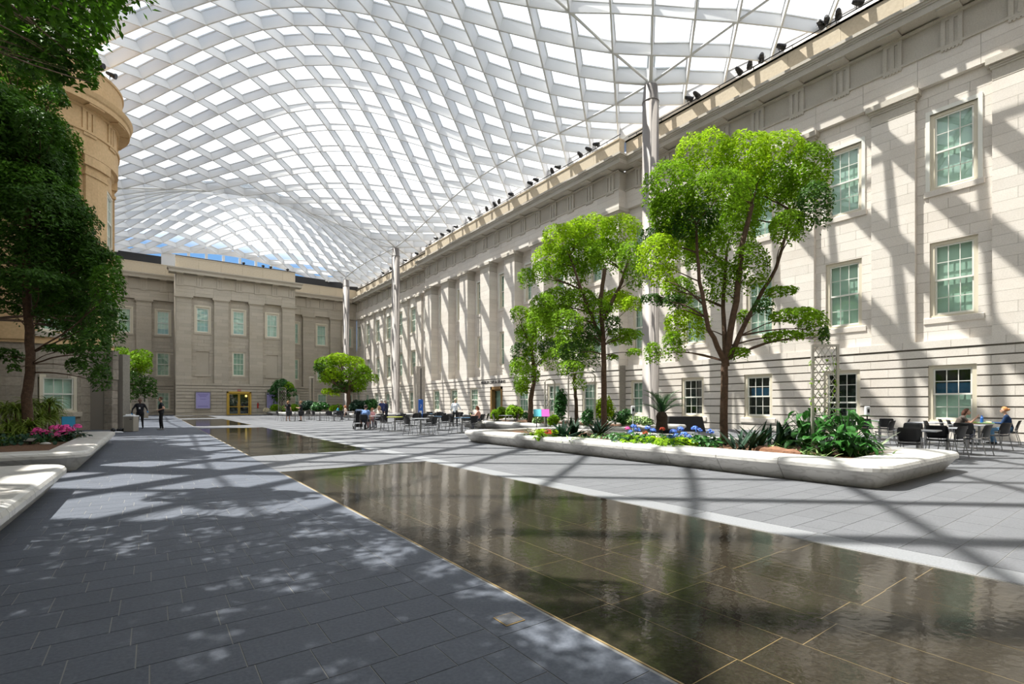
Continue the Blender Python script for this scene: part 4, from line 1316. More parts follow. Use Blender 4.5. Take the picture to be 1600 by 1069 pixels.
def broadplant(lab, p, n, H, spread, L, w_, m_, seed, group, parts=True, stem=0.012, name='leafy_plant', smat=None):
    rng = random.Random(seed); o = thing(name, lab, 'plant', p, 0, group)
    sb = MB(); all_ = MB()
    for i in range(n):
        a = rng.uniform(0, 2*pi); r = spread*rng.random()**0.7; h = H*(0.25+0.75*rng.random())*(1-0.35*(r/spread)**2)
        q = (r*math.cos(a), r*math.sin(a), h)
        sb.tube([(0.15*q[0],0.15*q[1],0),(q[0]*0.55,q[1]*0.55,h*0.75),q], [stem, stem*0.8, stem*0.5], 5)
        mb = MB() if parts else all_
        ovate(mb, q, a+rng.uniform(-0.8, 0.8), L*rng.uniform(0.7, 1.15), w_*rng.uniform(0.8, 1.1), rng.uniform(-0.6, 0.6), droop=rng.uniform(0.3, 0.9))
        if parts: mb.build('leaf', m_, o, smooth=True)
    if not parts: all_.build('leaves', m_, o, kind='stuff')
    sb.build('stems', smat or M['pmid'], o, kind='stuff')
    return o
def bush(lab, px, y, hw, hh_, z, m_, seed, group=None, size=None, per=900, name='leafy_shrub'):
    rng = random.Random(seed); s = z/FPX
    c = Pz(px, z, hh(y, z)); base = Vector((c.x, c.y, 0.34))
    o = thing(name, lab, 'shrub', base, 0, group)
    top = c.z+hh_*s
    rad = (hw*s, hw*s, max(0.12, (top-0.34)/2))
    cc = Vector((0, 0, (top-0.34)/2))
    mb = MB(); sz = size or 0.05+0.0016*z
    for k in range(5):
        a = rng.uniform(0, 2*pi)
        c2 = cc+Vector((math.cos(a)*rad[0]*0.45, math.sin(a)*rad[1]*0.45, rng.uniform(-0.2, 0.25)*rad[2]))
        leafcloud(mb, int(per*rad[0]*rad[2]*0.5)+60, c2, (rad[0]*0.62, rad[1]*0.62, rad[2]*0.75), rng, sz, 0.2, shell=0.45)
    mb.build('foliage', m_, o, kind='stuff')
    sb = MB()
    for k in range(6):
        a = rng.uniform(0, 2*pi); sb.tube([(0,0,-0.05),(math.cos(a)*rad[0]*0.4, math.sin(a)*rad[0]*0.4, cc.z*1.2)], [0.012, 0.006], 5)
    sb.build('stems', M['bark'], o, kind='stuff')
    return o
SO = 0.33
gD = 'dark blade plants in the long planter'
D_ = [(1158,699,11.0,'dark blade-leaved plant just right of the tallest trunk'),(1182,690,12,'taller dark blade-leaved plant, second right of the tallest trunk'),(1213,688,12,'dark broad blades with one pale arching leaf behind the driftwood'),(1243,686,12.4,'upright dark blade plant behind the middle of the driftwood'),(1266,686,12.3,'dark blade plant at the right end of the driftwood, with a curled leaf')]
for i, (px, y, z, lab) in enumerate(D_):
    bladeplant(lab, Pz(px, z, SO), 16, 0.82, 0.052, 0.35, M['pdark'], 40+i, gD, tilt=(0.0, 0.55), jit=0.14)
for i, (px, z, lab) in enumerate(((880,15.2,'big dark agave at left end of the long planter'),(897,15.8,'dark agave rosette beside the left-end agave, slightly farther back'),(936,16.5,'dark agave immediately left of the slim trunk of the second tree'))):
    bladeplant(lab, Pz(px, z, SO), 24, 0.80, 0.06, 0.25, M['pdark'], 60+i, 'agaves in the long planter', tilt=(0.0, 0.95), jit=0.10, name='agave')
# striped tall leaves at the right end of the bed
o = thing('striped_leaf_plant', 'tall pale-striped lance leaf at the right end of the long planter', 'plant', Pz(1352, 10.2, SO))
for i, (az, tl, L) in enumerate(((-1.4,0.5,0.78),(-1.2,0.15,0.5),(0.6,0.5,0.6),(2.2,0.6,0.5),(-0.5,0.7,0.65),(1.5,0.4,0.45))):
    mb = MB(); add_blade(mb, (0,0,0), blade(L, 0.085, 0.12), az, tl, 0.3)
    mb.build('leaf', mat('striped_leaf_%d' % i, (0.03,0.14,0.06), 0.35, col2=(0.45,0.55,0.30), nscale=9), o, smooth=True)
# broad-leaved bushes
broadplant('tall dark broad-leaved bush left of the metal trellis in the long planter', Pz(1262, 11.2, SO), 54, 1.15, 0.40, 0.30, 0.17, M['pmid'], 71, 'broad-leaved bushes', name='broadleaf_bush')
broadplant('bright broad-leaved bush in front of the trellis, largest leaves of the bed', Pz(1322, 10.2, SO), 84, 0.98, 0.50, 0.28, 0.16, M['pmid'], 72, 'broad-leaved bushes', name='broadleaf_bush')
broadplant('low broad-leaved bush between the two tall ones', Pz(1290, 10.2, SO), 44, 0.60, 0.40, 0.24, 0.13, M['pmid'], 73, 'broad-leaved bushes', name='broadleaf_bush')
broadplant('glossy broad-leaved bush hanging over the right end of the mulch', Pz(1342, 9.9, SO), 34, 0.45, 0.34, 0.24, 0.12, M['pmid'], 74, 'broad-leaved bushes', name='broadleaf_bush')
V_ = [(1268,9.9,'variegated tuft at the right tip of the driftwood'),(1285,9.6,'variegated tuft under the bright broad-leaved bush'),(1365,9.6,'variegated tuft at the far right of the bed'),(1380,9.9,'last variegated tuft toward the marble corner'),(1205,11.4,'pale tuft just behind the left half of the driftwood'),(1226,11.6,'pale tuft behind the right half of the driftwood'),(1255,10.1,'yellowish tuft left of the driftwood tip'),
      (892,14.0,'pale tuft in front of the left-end agave'),(905,13.8,'spreading pale tuft right of the agaves'),(910,14.3,'small pale tuft touching the marble rim near the second tree'),(925,14.8,'pale tuft at the foot of the second tree')]
for i, (px, z, lab) in enumerate(V_):
    bladeplant(lab, Pz(px, z, SO), 26, 0.30, 0.022, 0.9, M['pvar'], 80+i, 'variegated tufts', parts=False, tilt=(0.1, 0.9), jit=0.12, name='variegated_tuft')
# flower bed
def flower(lab, p, m_, r, seed, group, hgt=0.28, name='flowering_plant', leafm=None, nl=14, L=0.16):
    rng = random.Random(seed); o = thing(name, lab, 'flower', p, 0, group)
    lf = MB()
    for i in range(nl):
        a = rng.uniform(0, 2*pi); ovate(lf, (0.04*math.cos(a), 0.04*math.sin(a), hgt*rng.uniform(0.15, 0.75)), a, L*rng.uniform(0.8, 1.2), L*0.55, rng.uniform(0.0, 0.7), droop=0.6, n=3)
    lf.build('leaves', leafm or M['pmid'], o, kind='stuff')
    st_ = MB(); st_.tube([(0,0,0),(0,0,hgt)], [0.008,0.006], 5); st_.build('stem', M['pmid'], o)
    hd = MB()
    for i in range(46):
        u = rng.uniform(-0.3, 1); a = rng.uniform(0, 2*pi); q = math.sqrt(max(0, 1-u*u))
        c = Vector((q*math.cos(a)*r, q*math.sin(a)*r, hgt+u*r*0.75)); s = r*0.28
        n_ = Vector((q*math.cos(a), q*math.sin(a), u+0.2)).normalized(); t = n_.orthogonal().normalized(); b = n_.cross(t)
        hd.quad(c-t*s, c-b*s, c+t*s+n_*s*0.3, c+b*s+n_*s*0.3)
    hd.build('flower_head', m_, o)
    return o
BL = [(990,667),(996,672),(1012,669),(1052,675),(1057,681),(1069,679),(1048,683),(1092,673),(1110,675),(1063,671),(985,676),(1075,683),(1020,673),(1086,670)]
bw_ = ['leftmost blue flower head of the bed, beneath the sanitizer post','blue head just right of the leftmost one','blue head under the left lip of the palm bowl','brightest pale-blue head in the middle of the bed','blue head right of the brightest one','blue head near the black draped table, lower','blue head touching the rim below the brightest one','blue head under the black table right corner','lone blue head nearest the tall trunk','blue head behind the brightest ones','low blue head at the left end of the bed','low blue head at the right of the bright group','small blue head right below the palm bowl','dark blue head behind, before the black table']
for i, (px, y) in enumerate(BL):
    z = 12.2+0.9*((i*7) % 5)/5+(1.2 if px < 1030 else 0)
    p = Pz(px, z, SO); top = hh(y, z)
    flower(bw_[i], p, M['blue'], 0.085, 100+i, 'blue flower heads in the long planter', max(0.14, top-SO))
for i, (px, y, m_, lab) in enumerate(((1008,677,'redf','red-orange flower left of the palm bowl'),(1035,671,'redf','red-orange flower below the palm trunk'),(980,670,'pink','dusky pink flower near the second tree trunk'),(1045,682,'cream','cream flower below the palm bowl'),(1028,684,'cream','small cream flower on the rim side of the bed'))):
    z = 13.0; flower(lab, Pz(px, z, SO), M[m_], 0.07, 130+i, None, max(0.12, hh(y, z)-SO))
for i, (px, z, lab, mm) in enumerate(((970,14.0,'low leafy plant at the foot of the second tree, right side','pmid'),(1000,13.6,'low dark leafy plant under the leftmost blue flowers','pmid'),(1030,12.7,'bright lime leafy plant under the palm bowl','leaf2'),(1060,12.2,'light green leafy plant in front of the brightest blue flowers','leaf2'),(1085,12.6,'dark leafy plant in front of the black table','pmid'),(1104,13.0,'leafy plant between the last blue flower and the tall trunk','pmid'),(985,12.9,'leafy plant close to the marble rim at the left of the flowers','leaf1'),(1015,12.4,'leafy plant close to the rim under the red flower','leaf1'),(1048,11.9,'leafy plant on the rim in the bed centre','leaf1'))):
    broadplant(lab, Pz(px, z, SO), 44, 0.28, 0.38, 0.17, 0.10, M[mm], 140+i, 'leafy underplanting', parts=False, stem=0.006)
for i, (px, z, lab) in enumerate(((958,15.2,'dark ground leaves left of the slim second trunk'),(976,13.2,'dark ground leaves right of the slim second trunk, near the rim'),(1008,14.6,'dark ground leaves behind the first blue flowers'),(1025,14.0,'dark ground leaves behind the red flower'),(1042,13.6,'dark ground leaves behind the pale-blue flower heads'),(1072,13.4,'dark ground leaves behind the last group of blue heads'),(1096,12.2,'dark ground leaves in front of the lone blue flower'),(1112,12.6,'dark ground leaves touching the tall trunk'),(866,16.4,'dark ground leaves behind the orange-leaved plant'),(918,15.4,'dark ground leaves between the agaves'))):
    broadplant(lab, Pz(px, z, SO), 40, 0.24, 0.42, 0.15, 0.09, M['pdark'] if i % 2 else M['pmid'], 180+i, 'dark ground leaves in the long planter', parts=False, stem=0.006)
for i, (px, z, m_, lab) in enumerate(((825,15.8,'cream','white flowers at the left tip of the long planter'),(836,15.6,'cream','second clump of white flowers at the planter tip'),(848,15.3,'leaf2','bright green foliage plant left of the agaves'),(858,15.0,'redf','orange-leaved foliage plant left of the agaves'),(866,15.0,'leaf2','yellow-green foliage plant touching the first agave'),(842,14.9,'leaf2','low lime foliage near the rim left of the agaves'))):
    flower(lab, Pz(px, z, SO), M[m_], 0.13, 160+i, None, 0.20, nl=24, L=0.2, leafm=M['leaf1'])
# driftwood
lg = MB(); a = Pz(1180, 10.9, SO+0.05); b = Pz(1252, 9.9, SO+0.06); rng = random.Random(8)
pts = wob(a, b, 8, 0.03, rng)
mid = (a+b)/2
lg.tube([q-mid for q in pts], [0.06,0.12,0.13,0.12,0.15,0.12,0.10,0.11,0.04], 9)
lg.tube([pts[3]-mid, pts[3]-mid+Vector((0.3,-0.15,0.02)), pts[3]-mid+Vector((0.55,-0.1,-0.03))], [0.09,0.07,0.02], 7)
tag(lg.build('driftwood', M['log'], loc=mid, smooth=False), 'reddish piece of driftwood lying on the mulch', 'wood')
# palm in a bowl, black draped table
pp = Pz(1034, 21.1, 0)
bo = thing('palm_bowl', 'wide dark bowl planter standing behind the flower bed, holding the palm', 'planter', pp)
t = MB(); t.lathe([(0.25,0),(0.32,0.04),(0.58,0.30),(0.60,0.34),(0.55,0.34),(0.45,0.24)], 28); t.build('bowl', M['blackm'], bo, smooth=True)
pm = thing('sago_palm', 'sago palm with arching feather fronds in a dark bowl before the steel column', 'palm', (pp.x, pp.y, 0.26))
t = MB(); t.lathe([(0.24,-0.02),(0.26,0.1),(0.22,0.4),(0.24,0.62),(0.17,0.78),(0.05,0.84)], 14); t.build('trunk', mat('palm_trunk', (0.07,0.045,0.03), 0.95, bump=1, bscale=14), pm)
rng = random.Random(77)
for k in range(26):
    az = 2*pi*k/26+rng.uniform(-0.15, 0.15); el0 = rng.choice([1.35,1.15,0.95,0.75]); L = rng.uniform(1.05, 1.4)
    mb = MB(); x = z = 0; pts = []
    for i in range(13):
        t_ = i/12; a = el0-1.2*t_**1.6
        pts.append((x*math.cos(az), x*math.sin(az), 0.70+z)); x += math.cos(a)*L/12; z += math.sin(a)*L/12
    mb.tube(pts, [0.016-0.001*i for i in range(13)], 4)
    sd_ = Vector((-math.sin(az), math.cos(az), 0))
    for i in range(2, 13):
        for j in (0, 0.5):
            if i+j > 12: continue
            p = Vector(pts[i]) if j == 0 else (Vector(pts[i])+Vector(pts[i-1]))/2
            fw = (Vector(pts[min(12, i+1)])-Vector(pts[i-1])).normalized(); ll = 0.26*math.sin(pi*(0.12+0.8*i/12))+0.05
            for s_ in (-1, 1):
                q = p+(sd_*s_+fw*0.9+Vector((0,0,0.25))).normalized()*ll
                mb.quad(p-fw*0.013, p+fw*0.013, q, q-fw*0.002)
    mb.build('frond', M['pmid'] if k % 3 else M['pdark'], pm)
tp = Pz(1068, 25.6, 0)
dt = thing('draped_table', 'long table covered to the floor with black cloth, right of the palm bowl', 'table', tp, -YAW)
t = MB(); rings = []
for (f, z) in ((1.16,0.0),(1.08,0.35),(1.0,0.74),(0.985,0.765)):
    ring = []
    for (sx, sy) in ((-1,-1),(1,-1),(1,1),(-1,1)):
        pass
    N = 56
    for i in range(N):
        u = i/N*4; e_ = int(u); v = u-e_
        c = [(-1,-1),(1,-1),(1,1),(-1,1),(-1,-1)]
        x = c[e_][0]+(c[e_+1][0]-c[e_][0])*v; y = c[e_][1]+(c[e_+1][1]-c[e_][1])*v
        wv = 1+0.02*math.sin(i*2.3)*(0.8-z)
        ring.append((x*0.84*f*wv, y*0.36*f*wv, z))
    rings.append(ring)
t.loft(rings, 0, True); t.build('black_cloth', M['black'], dt)
t = MB(); t.box(-0.82,-0.34,0.72,0.82,0.34,0.755); t.build('table_top', M['black'], dt)

# shrubs in the second planter and the far beds
SH = [(778,645,13,11,30.5,'leaf1','bright green shrub at the left end of the second planter'),(806,643,16,12,29.5,'leaf1','wide feathery shrub right of the small post, second planter'),(826,650,10,7,28,'pmid','low green shrub behind the chairs pair, second planter'),
      (945,634,17,20,22.5,'leaf2','yellow-green shrub between the second trunk and the arched trellis'),(880,625,13,19,23,'pmid','dark palm-like shrub beside the small reddish tree'),(868,655,12,8,22,'leaf1','low yellow-green plants beneath the wavy lattice'),
      (973,648,17,10,22,'pmid','fern-like shrub right of the slim second trunk'),(990,655,13,7,21.5,'pvar','pale variegated groundcover left of the palm'),(1012,656,12,6,22.5,'pvar','pale variegated groundcover under the palm'),(918,650,10,12,22,'pmid','dark green shrub behind the agaves'),(845,655,12,5,25,'pvar','white-flecked low plants below the colourful info board'),
      (480,632,12,7,60,'pdark','dark low shrub left of the bushy rear tree'),(500,634,14,6,60,'pmid','green low shrub under the bushy rear tree'),(560,632,14,7,59,'pdark','dark shrub right of the bushy rear tree'),(578,630,12,9,60,'pmid','shrub at the right end of the rear planter'),(525,636,10,4,59,'leaf1','pale low plants in the centre of the rear planter'),
      (430,637,9,6,63.5,'leaf1','green shrub at left under the small broad-leaved tree'),(446,637,9,5,63.5,'leaf2','yellow shrub directly under the small broad-leaved tree'),(462,637,8,6,63.5,'leaf1','green shrub at right under the small broad-leaved tree'),(415,640,5,3,63,'cream','white flowers at the left end of the far planter')]
for i, (px, y, hw, h2, z, mm, lab) in enumerate(SH):
    bush(lab, px, y, hw, h2, z, M[mm], 200+i, 'shrubs in the marble planters')

# left planter: spiky rosettes, pink flowers
RO = [(8,640,15.5),(25,642,14.6),(45,634,15.2),(76,633,15.6),(64,656,15.0),(46,668,14.2),(14,668,14.2),(84,650,16.0),(30,660,15.4),(70,640,16.4),(5,690,13.6),(20,684,13.8)]
rl = ['spiky rosette at the very left edge','second spiky rosette from the left edge','spiky rosette in front of the dark trunk','spiky rosette below the bay window, highest on the right','drooping rosette low to the right of the trunk','low rosette below the trunk','low rosette at left','rosette at the right end of the spiky row','rosette half hidden left of the trunk','rosette behind the right-hand one','lowest rosette at the picture edge','low dark rosette near the mulch']
for i, (px, y, z) in enumerate(RO):
    p = Pz(px, z, SO); h = hh(y, z)-SO; rng = random.Random(300+i)
    o = thing('spiky_plant', rl[i], 'plant', p, 0, 'spiky rosettes in the left planter')
    t = MB(); t.tube([(0,0,-0.03),(0.03,0.02,h*0.6),(0,0,h)], [0.035,0.03,0.025], 7); t.build('stem', M['bark'], o)
    mb = MB()
    for k in range(110): add_blade(mb, (0,0,h), blade(rng.uniform(0.38, 0.70), 0.020, 1.1, 6), rng.uniform(0, 2*pi), rng.uniform(-0.2, 1.2), 0.3)
    mb.build('leaves', M['pspike'], o, kind='stuff')
PK = [(58,673),(66,675),(73,677),(80,680),(88,681),(84,669),(92,668),(99,671),(104,668),(110,672),(99,677),(121,667),(54,678),(63,681),(94,676),(106,676)]
for i, (px, y) in enumerate(PK):
    z = 13.9+0.8*((i*5) % 4)/4
    flower('pink flower head %s' % ['at the left of the pink bed','second from left, back row','in the left cluster','at the front of the left cluster','right end of the front cluster','left end of the rear cluster','middle of the rear cluster','rear cluster, beside the blue sign','directly below the blue sign','right of the blue sign foot','between the two pink clusters','farthest right, beyond the blue sign','lowest at the left','low in the left cluster','below the rear cluster','low beneath the blue sign'][i],
           Pz(px, z, SO), M['pink'], 0.10, 330+i, 'pink flowers in the left planter', max(0.14, hh(y, z)-SO), nl=12, leafm=M['pdark'])
for i, (px, z, lab) in enumerate(((70,13.2,'dark low foliage in front of the pink flowers'),(95,14.2,'dark low foliage under the rear pink flowers'),(110,14.8,'low green foliage at the right end of the pink bed'),(25,13.0,'dark low foliage below the spiky plants'),(50,13.2,'dark low foliage between spiky plants and pink flowers'),(5,12.6,'dark foliage at the picture edge in the left planter'))):
    broadplant(lab, Pz(px, z, SO), 30, 0.36, 0.5, 0.15, 0.08, M['pdark'], 350+i, 'dark underplanting at left', parts=False, stem=0.006)

def board(lab, p, rz, w_, d, h, mts, tilt=0.9, name='information_board', post=1):
    o = thing(name, lab, 'sign', p, rz)
    t = MB(); ca, sa = math.cos(tilt), math.sin(tilt)
    def sl_(x0, x1, u0, u1, dz0, dz1, m=0):
        P = lambda x, u, v: (x, u*ca-v*sa, h+u*sa+v*ca)
        mb = MB(); mb.hexa([P(x0,u0,dz0),P(x1,u0,dz0),P(x1,u1,dz0),P(x0,u1,dz0),P(x0,u0,dz1),P(x1,u0,dz1),P(x1,u1,dz1),P(x0,u1,dz1)]); return mb
    sl_(-w_/2, w_/2, -d/2, d/2, -0.02, 0.0).build('panel', M['blackm'], o)
    n = len(mts)
    for i, m_ in enumerate(mts):
        sl_(-w_/2+w_*i/n+0.01, -w_/2+w_*(i+1)/n-0.002, -d/2+0.01, d/2-0.01, 0.0, 0.006).build('print', M[m_], o)
    for x in ((-w_*0.3, w_*0.3) if post == 2 else (0,)):
        t = MB(); t.tube([(x,0.02,-0.03 if p[2] > 0.1 else 0),(x,0,h-0.02)], 0.02, 6); t.build('post', M['blackm'], o)
    return o
board('slanted blue information panel behind the pink flowers', Pz(107, 15.2, SO), -YAW+0.75, 0.32, 0.50, 0.50, ['skyblue'], 0.85)
board('slanted board printed turquoise and magenta, second planter', Pz(846, 23.0, SO), -YAW, 0.74, 0.44, 0.66, ['cyan','magenta'], 0.9, post=2)
board('small dark label plate in the left planter mulch', Pz(46, 12.9, SO), -YAW, 0.26, 0.16, 0.14, ['greypanel'], 0.5, name='plant_label')
st_ = MB(); st_.ball((0,0,0.03), 0.09, 10, sc=(1.3,0.8,0.45)); tag(st_.build('pale_stone', M['marble'], loc=Pz(71, 13.0, SO)), 'flat pale stone on the mulch by the pink flowers', 'stone')

# trellises
def trellis(lab, p, rz, w_, h, step=0.22, arch=True, lat=(0.3, 1.0)):
    o = thing('garden_trellis', lab, 'trellis', p, rz, None)
    for s_ in (-1, 1):
        t = MB(); t.box(s_*w_/2-0.025, -0.025, -0.05, s_*w_/2+0.025, 0.025, h); t.build('post', M['trellis'], o)
    t = MB()
    if arch: t.tube([(-w_/2,0,h),(-w_/2*0.8,0,h+0.10),(0,0,h+0.16),(w_/2*0.8,0,h+0.10),(w_/2,0,h)], 0.025, 6)
    else: t.box(-w_/2, -0.02, h-0.05, w_/2, 0.02, h)
    t.build('top_rail', M['trellis'], o)
    for sg in (-1, 1):
        z = lat[0]*h-w_
        while z < h*lat[1]:
            z0, z1 = z, z+w_*1.5
            x0, x1 = -w_/2, w_/2
            if z0 < lat[0]*h: x0 += (lat[0]*h-z0)/1.5; z0 = lat[0]*h
            if z1 > h: x1 -= (z1-h)/1.5; z1 = h
            if x1 > x0+0.05:
                t = MB(); t.tube([(sg*x0, sg*0.012, z0), (sg*x1, sg*0.012, z1)], 0.009, 5); t.build('lattice_bar', M['trellis'], o)
            z += step
    return o
trellis('tall pale diamond-lattice trellis with climbing leaves at the right of the long planter', Pz(1289, 10.9, SO), -YAW-0.1, 0.52, 2.38, 0.20, arch=False, lat=(0.2,1))
trellis('wide arched metal trellis behind the agaves, left of the second trunk', Pz(909, 20.5, SO), -YAW+0.1, 1.12, 2.25, 0.45, lat=(0.75,1))
trellis('narrow arched trellis with wavy sticks right of the colourful board', Pz(859, 23.5, SO), -YAW+0.5, 0.55, 2.1, 0.22, lat=(0.05,0.5))
trellis('small arched trellis before the broad-leaved tree near the far pavilion', Pz(441, 62.8, SO), -YAW, 0.95, 3.0, 0.4, lat=(0.1,1))
vn = MB(); rng = random.Random(9); tp_ = Pz(1289, 10.9, SO)
for k in range(70):
    zz = rng.uniform(0.9, 2.1); x = rng.choice((-0.26, 0.26, rng.uniform(-0.2, 0.2)))
    ovate(vn, (x, 0.02, zz), rng.uniform(0, 6.28), 0.09, 0.06, rng.uniform(-0.5, 0.5), n=3)
vn.tube([(-0.26,0.02,0),(-0.24,0.03,0.8),(-0.27,0.02,1.5),(-0.2,0.02,2.1)], 0.006, 5)
vn.tube([(0.26,0.02,0),(0.1,0.03,0.9),(0.24,0.02,1.6),(0.15,0.02,2.2)], 0.006, 5)
v = vn.build('climbing_vine', M['leaf1'], loc=tp_); v.rotation_euler = (0,0,-YAW-0.1); v['kind'] = 'stuff'
tag(v, 'thin leafy vine climbing the tall lattice trellis', 'vine')

# ------------------------------------------------------------------ piers, partitions, kiosk, bin
def pier(lab, px, z, w_, h, m_, d=0.35, flute=False):
    p = Pz(px, z, 0); o = thing('stone_pylon', lab, 'pylon', p, 0)
    t = MB(); t.bbox(-w_/2-0.05, -d/2-0.05, 0, w_/2+0.05, d/2+0.05, 1.6 if not flute else 0.3, 0.01); t.build('plinth', m_, o)
    t = MB(); t.bbox(-w_/2, -d/2, 1.6 if not flute else 0.3, w_/2, d/2, h, 0.02); t.build('shaft', m_, o)
    t = MB(); t.box(-0.05, -d/2-0.02, h*0.35, 0.05, -d/2, h*0.96); t.build('dark_slot', M['dark'], o)
    return o
pier('tall beige fluted pylon standing by the right facade past the second steel column', 655, 50, 0.95, 5.2, M['pylon'], 0.8, True)
pier('slender grey pylon left of the bushy rear tree', 487, 64, 0.55, 4.9, M['pylon'], 0.45)
pier('slender grey pylon at the left, behind the man in the black jacket', 226, 50, 0.5, 4.5, M['pylon'], 0.4)
def partition(lab, px0, px1, z, h, m_, th=0.12, name='partition_panel'):
    a, b = Pz(px0, z, 0), Pz(px1, z, 0); c = (a+b)/2; wd = (b-a).length
    ang = math.atan2(b.y-a.y, b.x-a.x)
    o = thing(name, lab, 'partition', c, ang)
    t = MB(); t.bbox(-wd/2, -th/2, 0, wd/2, th/2, h, 0.008); t.build('panel', m_, o)
    return o, wd
partition('wide grey-brown partition panel right of the bay window', 133, 163, 27.0, 4.6, M['greypanel'])
o, wd = partition('tall grey-brown partition panel with dark edge beside the litter bin', 182, 197, 27.6, 4.15, M['greypanel'], 0.5)
t = MB(); t.box(wd/2, -0.25, 0, wd/2+0.02, 0.25, 4.15); t.build('edge_strip', M['stone_dk'], o)
pz_ = Pz(173, 27.0, 0); o = thing('rough_pier', 'rough stone pier between the two grey partitions, notched at the top', 'pier', pz_, -YAW)
z = 0; rng = random.Random(3)
while z < 3.9:
    h = rng.uniform(0.35, 0.6); w2 = 0.24 if z < 2.7 else 0.29
    t = MB(); t.bbox(-0.22+rng.uniform(-.01,.01), -0.2, z+0.006, w2, 0.2, z+h-0.006, 0.02); t.build('stone', M['pier'], o); z += h
o = thing('toothed_strip', 'narrow strip of dark square holes between the partition and the rough pier', 'strip', Pz(165.5, 26.9, 0), -YAW)
t = MB(); t.box(-0.06, 0, 0, 0.06, 0.1, 4.3); t.build('strip', M['greypanel'], o)
t = MB()
for k in range(30): t.box(-0.04, -0.015, 0.1+0.14*k, 0.04, 0.0, 0.17+0.14*k)
t.build('dark_holes', M['dark'], o, kind='stuff')
ki = thing('information_kiosk', 'bright blue information kiosk leaning by the beige pylon', 'sign', Pz(657.5, 48.5, 0), -YAW)
t = MB(); t.bbox(-0.22,-0.1,0,0.22,0.1,1.85,0.02); t.build('body', M['signblue'], ki)
t = MB(); t.tube([(0.0,-0.115,1.35),(0.06,-0.115,1.3),(0.06,-0.115,1.2),(0,-0.115,1.12),(0,-0.115,1.02)], 0.025, 6); t.build('mark', M['white'], ki)
t = MB(); t.box(-0.12,-0.115,0.45,0.12,-0.1,0.75); t.build('map_print', M['white'], ki)
def binn():
    p = G(205, 674.5); o = thing('litter_bin', 'square stainless litter bin with white bag rolled over the rim', 'bin', p, -YAW+0.15)
    t = MB(); t.bbox(-0.23,-0.23,0.02,0.23,0.23,0.78,0.015); t.build('body', M['bin'], o)
    t = MB(); t.bbox(-0.22,-0.22,0.0,0.22,0.22,0.03,0.005); t.build('plinth', M['blackm'], o)
    t = MB(); rng = random.Random(4)
    t.bbox(-0.25,-0.25,0.76,0.25,0.25,0.82,0.02)
    for k in range(7): t.ball((rng.uniform(-.2,.1), rng.uniform(-.15,.15), 0.83), 0.06, 8)
    t.build('white_bag', M['white'], o)
    t = MB(); t.box(0.05,-0.24,0.62,0.16,-0.228,0.65); t.build('slot', M['blackm'], o)
binn()
t = MB(); rng = random.Random(5)
for k in range(6): t.ball((rng.uniform(-.25,.25), rng.uniform(-.15,.15), 0.08), rng.uniform(0.07,0.11), 8)
b_ = G(186, 674.5)
tag(t.build('rubbish_bag', M['black'], loc=b_), 'crumpled dark rubbish bag on the floor left of the litter bin', 'bag')
t = MB(); t.ball((0,0,0.04), 0.16, 8, sc=(1.4,0.8,0.3)); tag(t.build('crumpled_cloth', M['white'], loc=G(184, 677)), 'crumpled white cloth on the floor left of the litter bin', 'cloth')
def sanit(lab, px, z, hd):
    o = thing('sanitizer_stand', lab, 'stand', Pz(px, z, 0), -YAW)
    t = MB(); t.lathe([(0.16,0),(0.16,0.02),(0.02,0.03)], 16); t.build('foot', M['blackm'], o)
    t = MB(); t.tube([(0,0,0.02),(0,0,1.0)], 0.02, 8); t.build('post', M['blackm'] if hd else M['white'], o)
    t = MB(); t.bbox(-0.075,-0.06,1.0,0.075,0.06,1.32,0.02); t.build('dispenser', M['white'], o)
    t = MB(); t.box(-0.035,-0.07,1.1,0.035,-0.06,1.22); t.build('nozzle_window', M['blackm'], o)
sanit('white hand sanitizer stand left of the palm', 989, 20.5, False)
sanit('hand sanitizer stand with black post at right of the trellis', 1355, 17.5, True)

# ------------------------------------------------------------------ rail and floodlights along the parapets
SPOTS = [(1338,0),(1310,0),(1292,0),(1281,0),(1218,0),(1190,0),(1172,0),(1153,0),(1087,0),(1075,0),(930,0),(918,0),(905,0),(870,0),(862,0),(836,0),(827,0),(797,0),(780,0),(772,0),(760,0),(733,0),(711,0),(700,0),(690,0),(680,0),(672,0),(650,0),(632,0),(610,0),(598,0)]
rl_ = thing('lighting_rail', 'black pipe rail along the right parapet carrying the floodlights', 'rail', (26.3, 37, 19.4))
t = MB(); t.tube([(0,-44,0.22),(0,-14.3,0.22)], 0.03, 6); t.tube([(-0.7,-14.2,0.22),(-0.7,15.3,0.22)], 0.03, 6); t.tube([(0,15.4,0.22),(0,41,0.22)], 0.03, 6); t.build('pipe', M['blackm'], rl_)
t = MB()
for k in range(43): 
    y = -43+2*k; x = -0.7 if -14.2 < y < 15.3 else 0
    t.box(x-0.015, y-0.015, -0.02, x+0.015, y+0.015, 0.22)
t.build('rail_posts', M['blackm'], rl_, kind='stuff')
def spot():
    o = thing('floodlight', 'x', 'light', (0,0,0), 0, 'floodlights along the parapets')
    t = MB(); t.tube([(0,0,0),(0,0,0.30)], 0.025, 6); t.build('stem', M['blackm'], o)
    t = MB(); t.tube([(0,0.22,0.46),(0,0.12,0.44),(0,-0.10,0.38),(0,-0.28,0.30),(0,-0.36,0.27)], [0.09,0.14,0.17,0.20,0.19], 12); t.build('housing', M['blackm'], o)
    t = MB(); t.tube([(-0.2,0,0.38),(-0.2,0,0.28),(0,0,0.22),(0.2,0,0.28),(0.2,0,0.38)], 0.018, 5); t.build('yoke', M['blackm'], o)
    return o
s0 = spot(); s0.location = (26.3, 6.0, 19.62)
rng = random.Random(21)
place = []
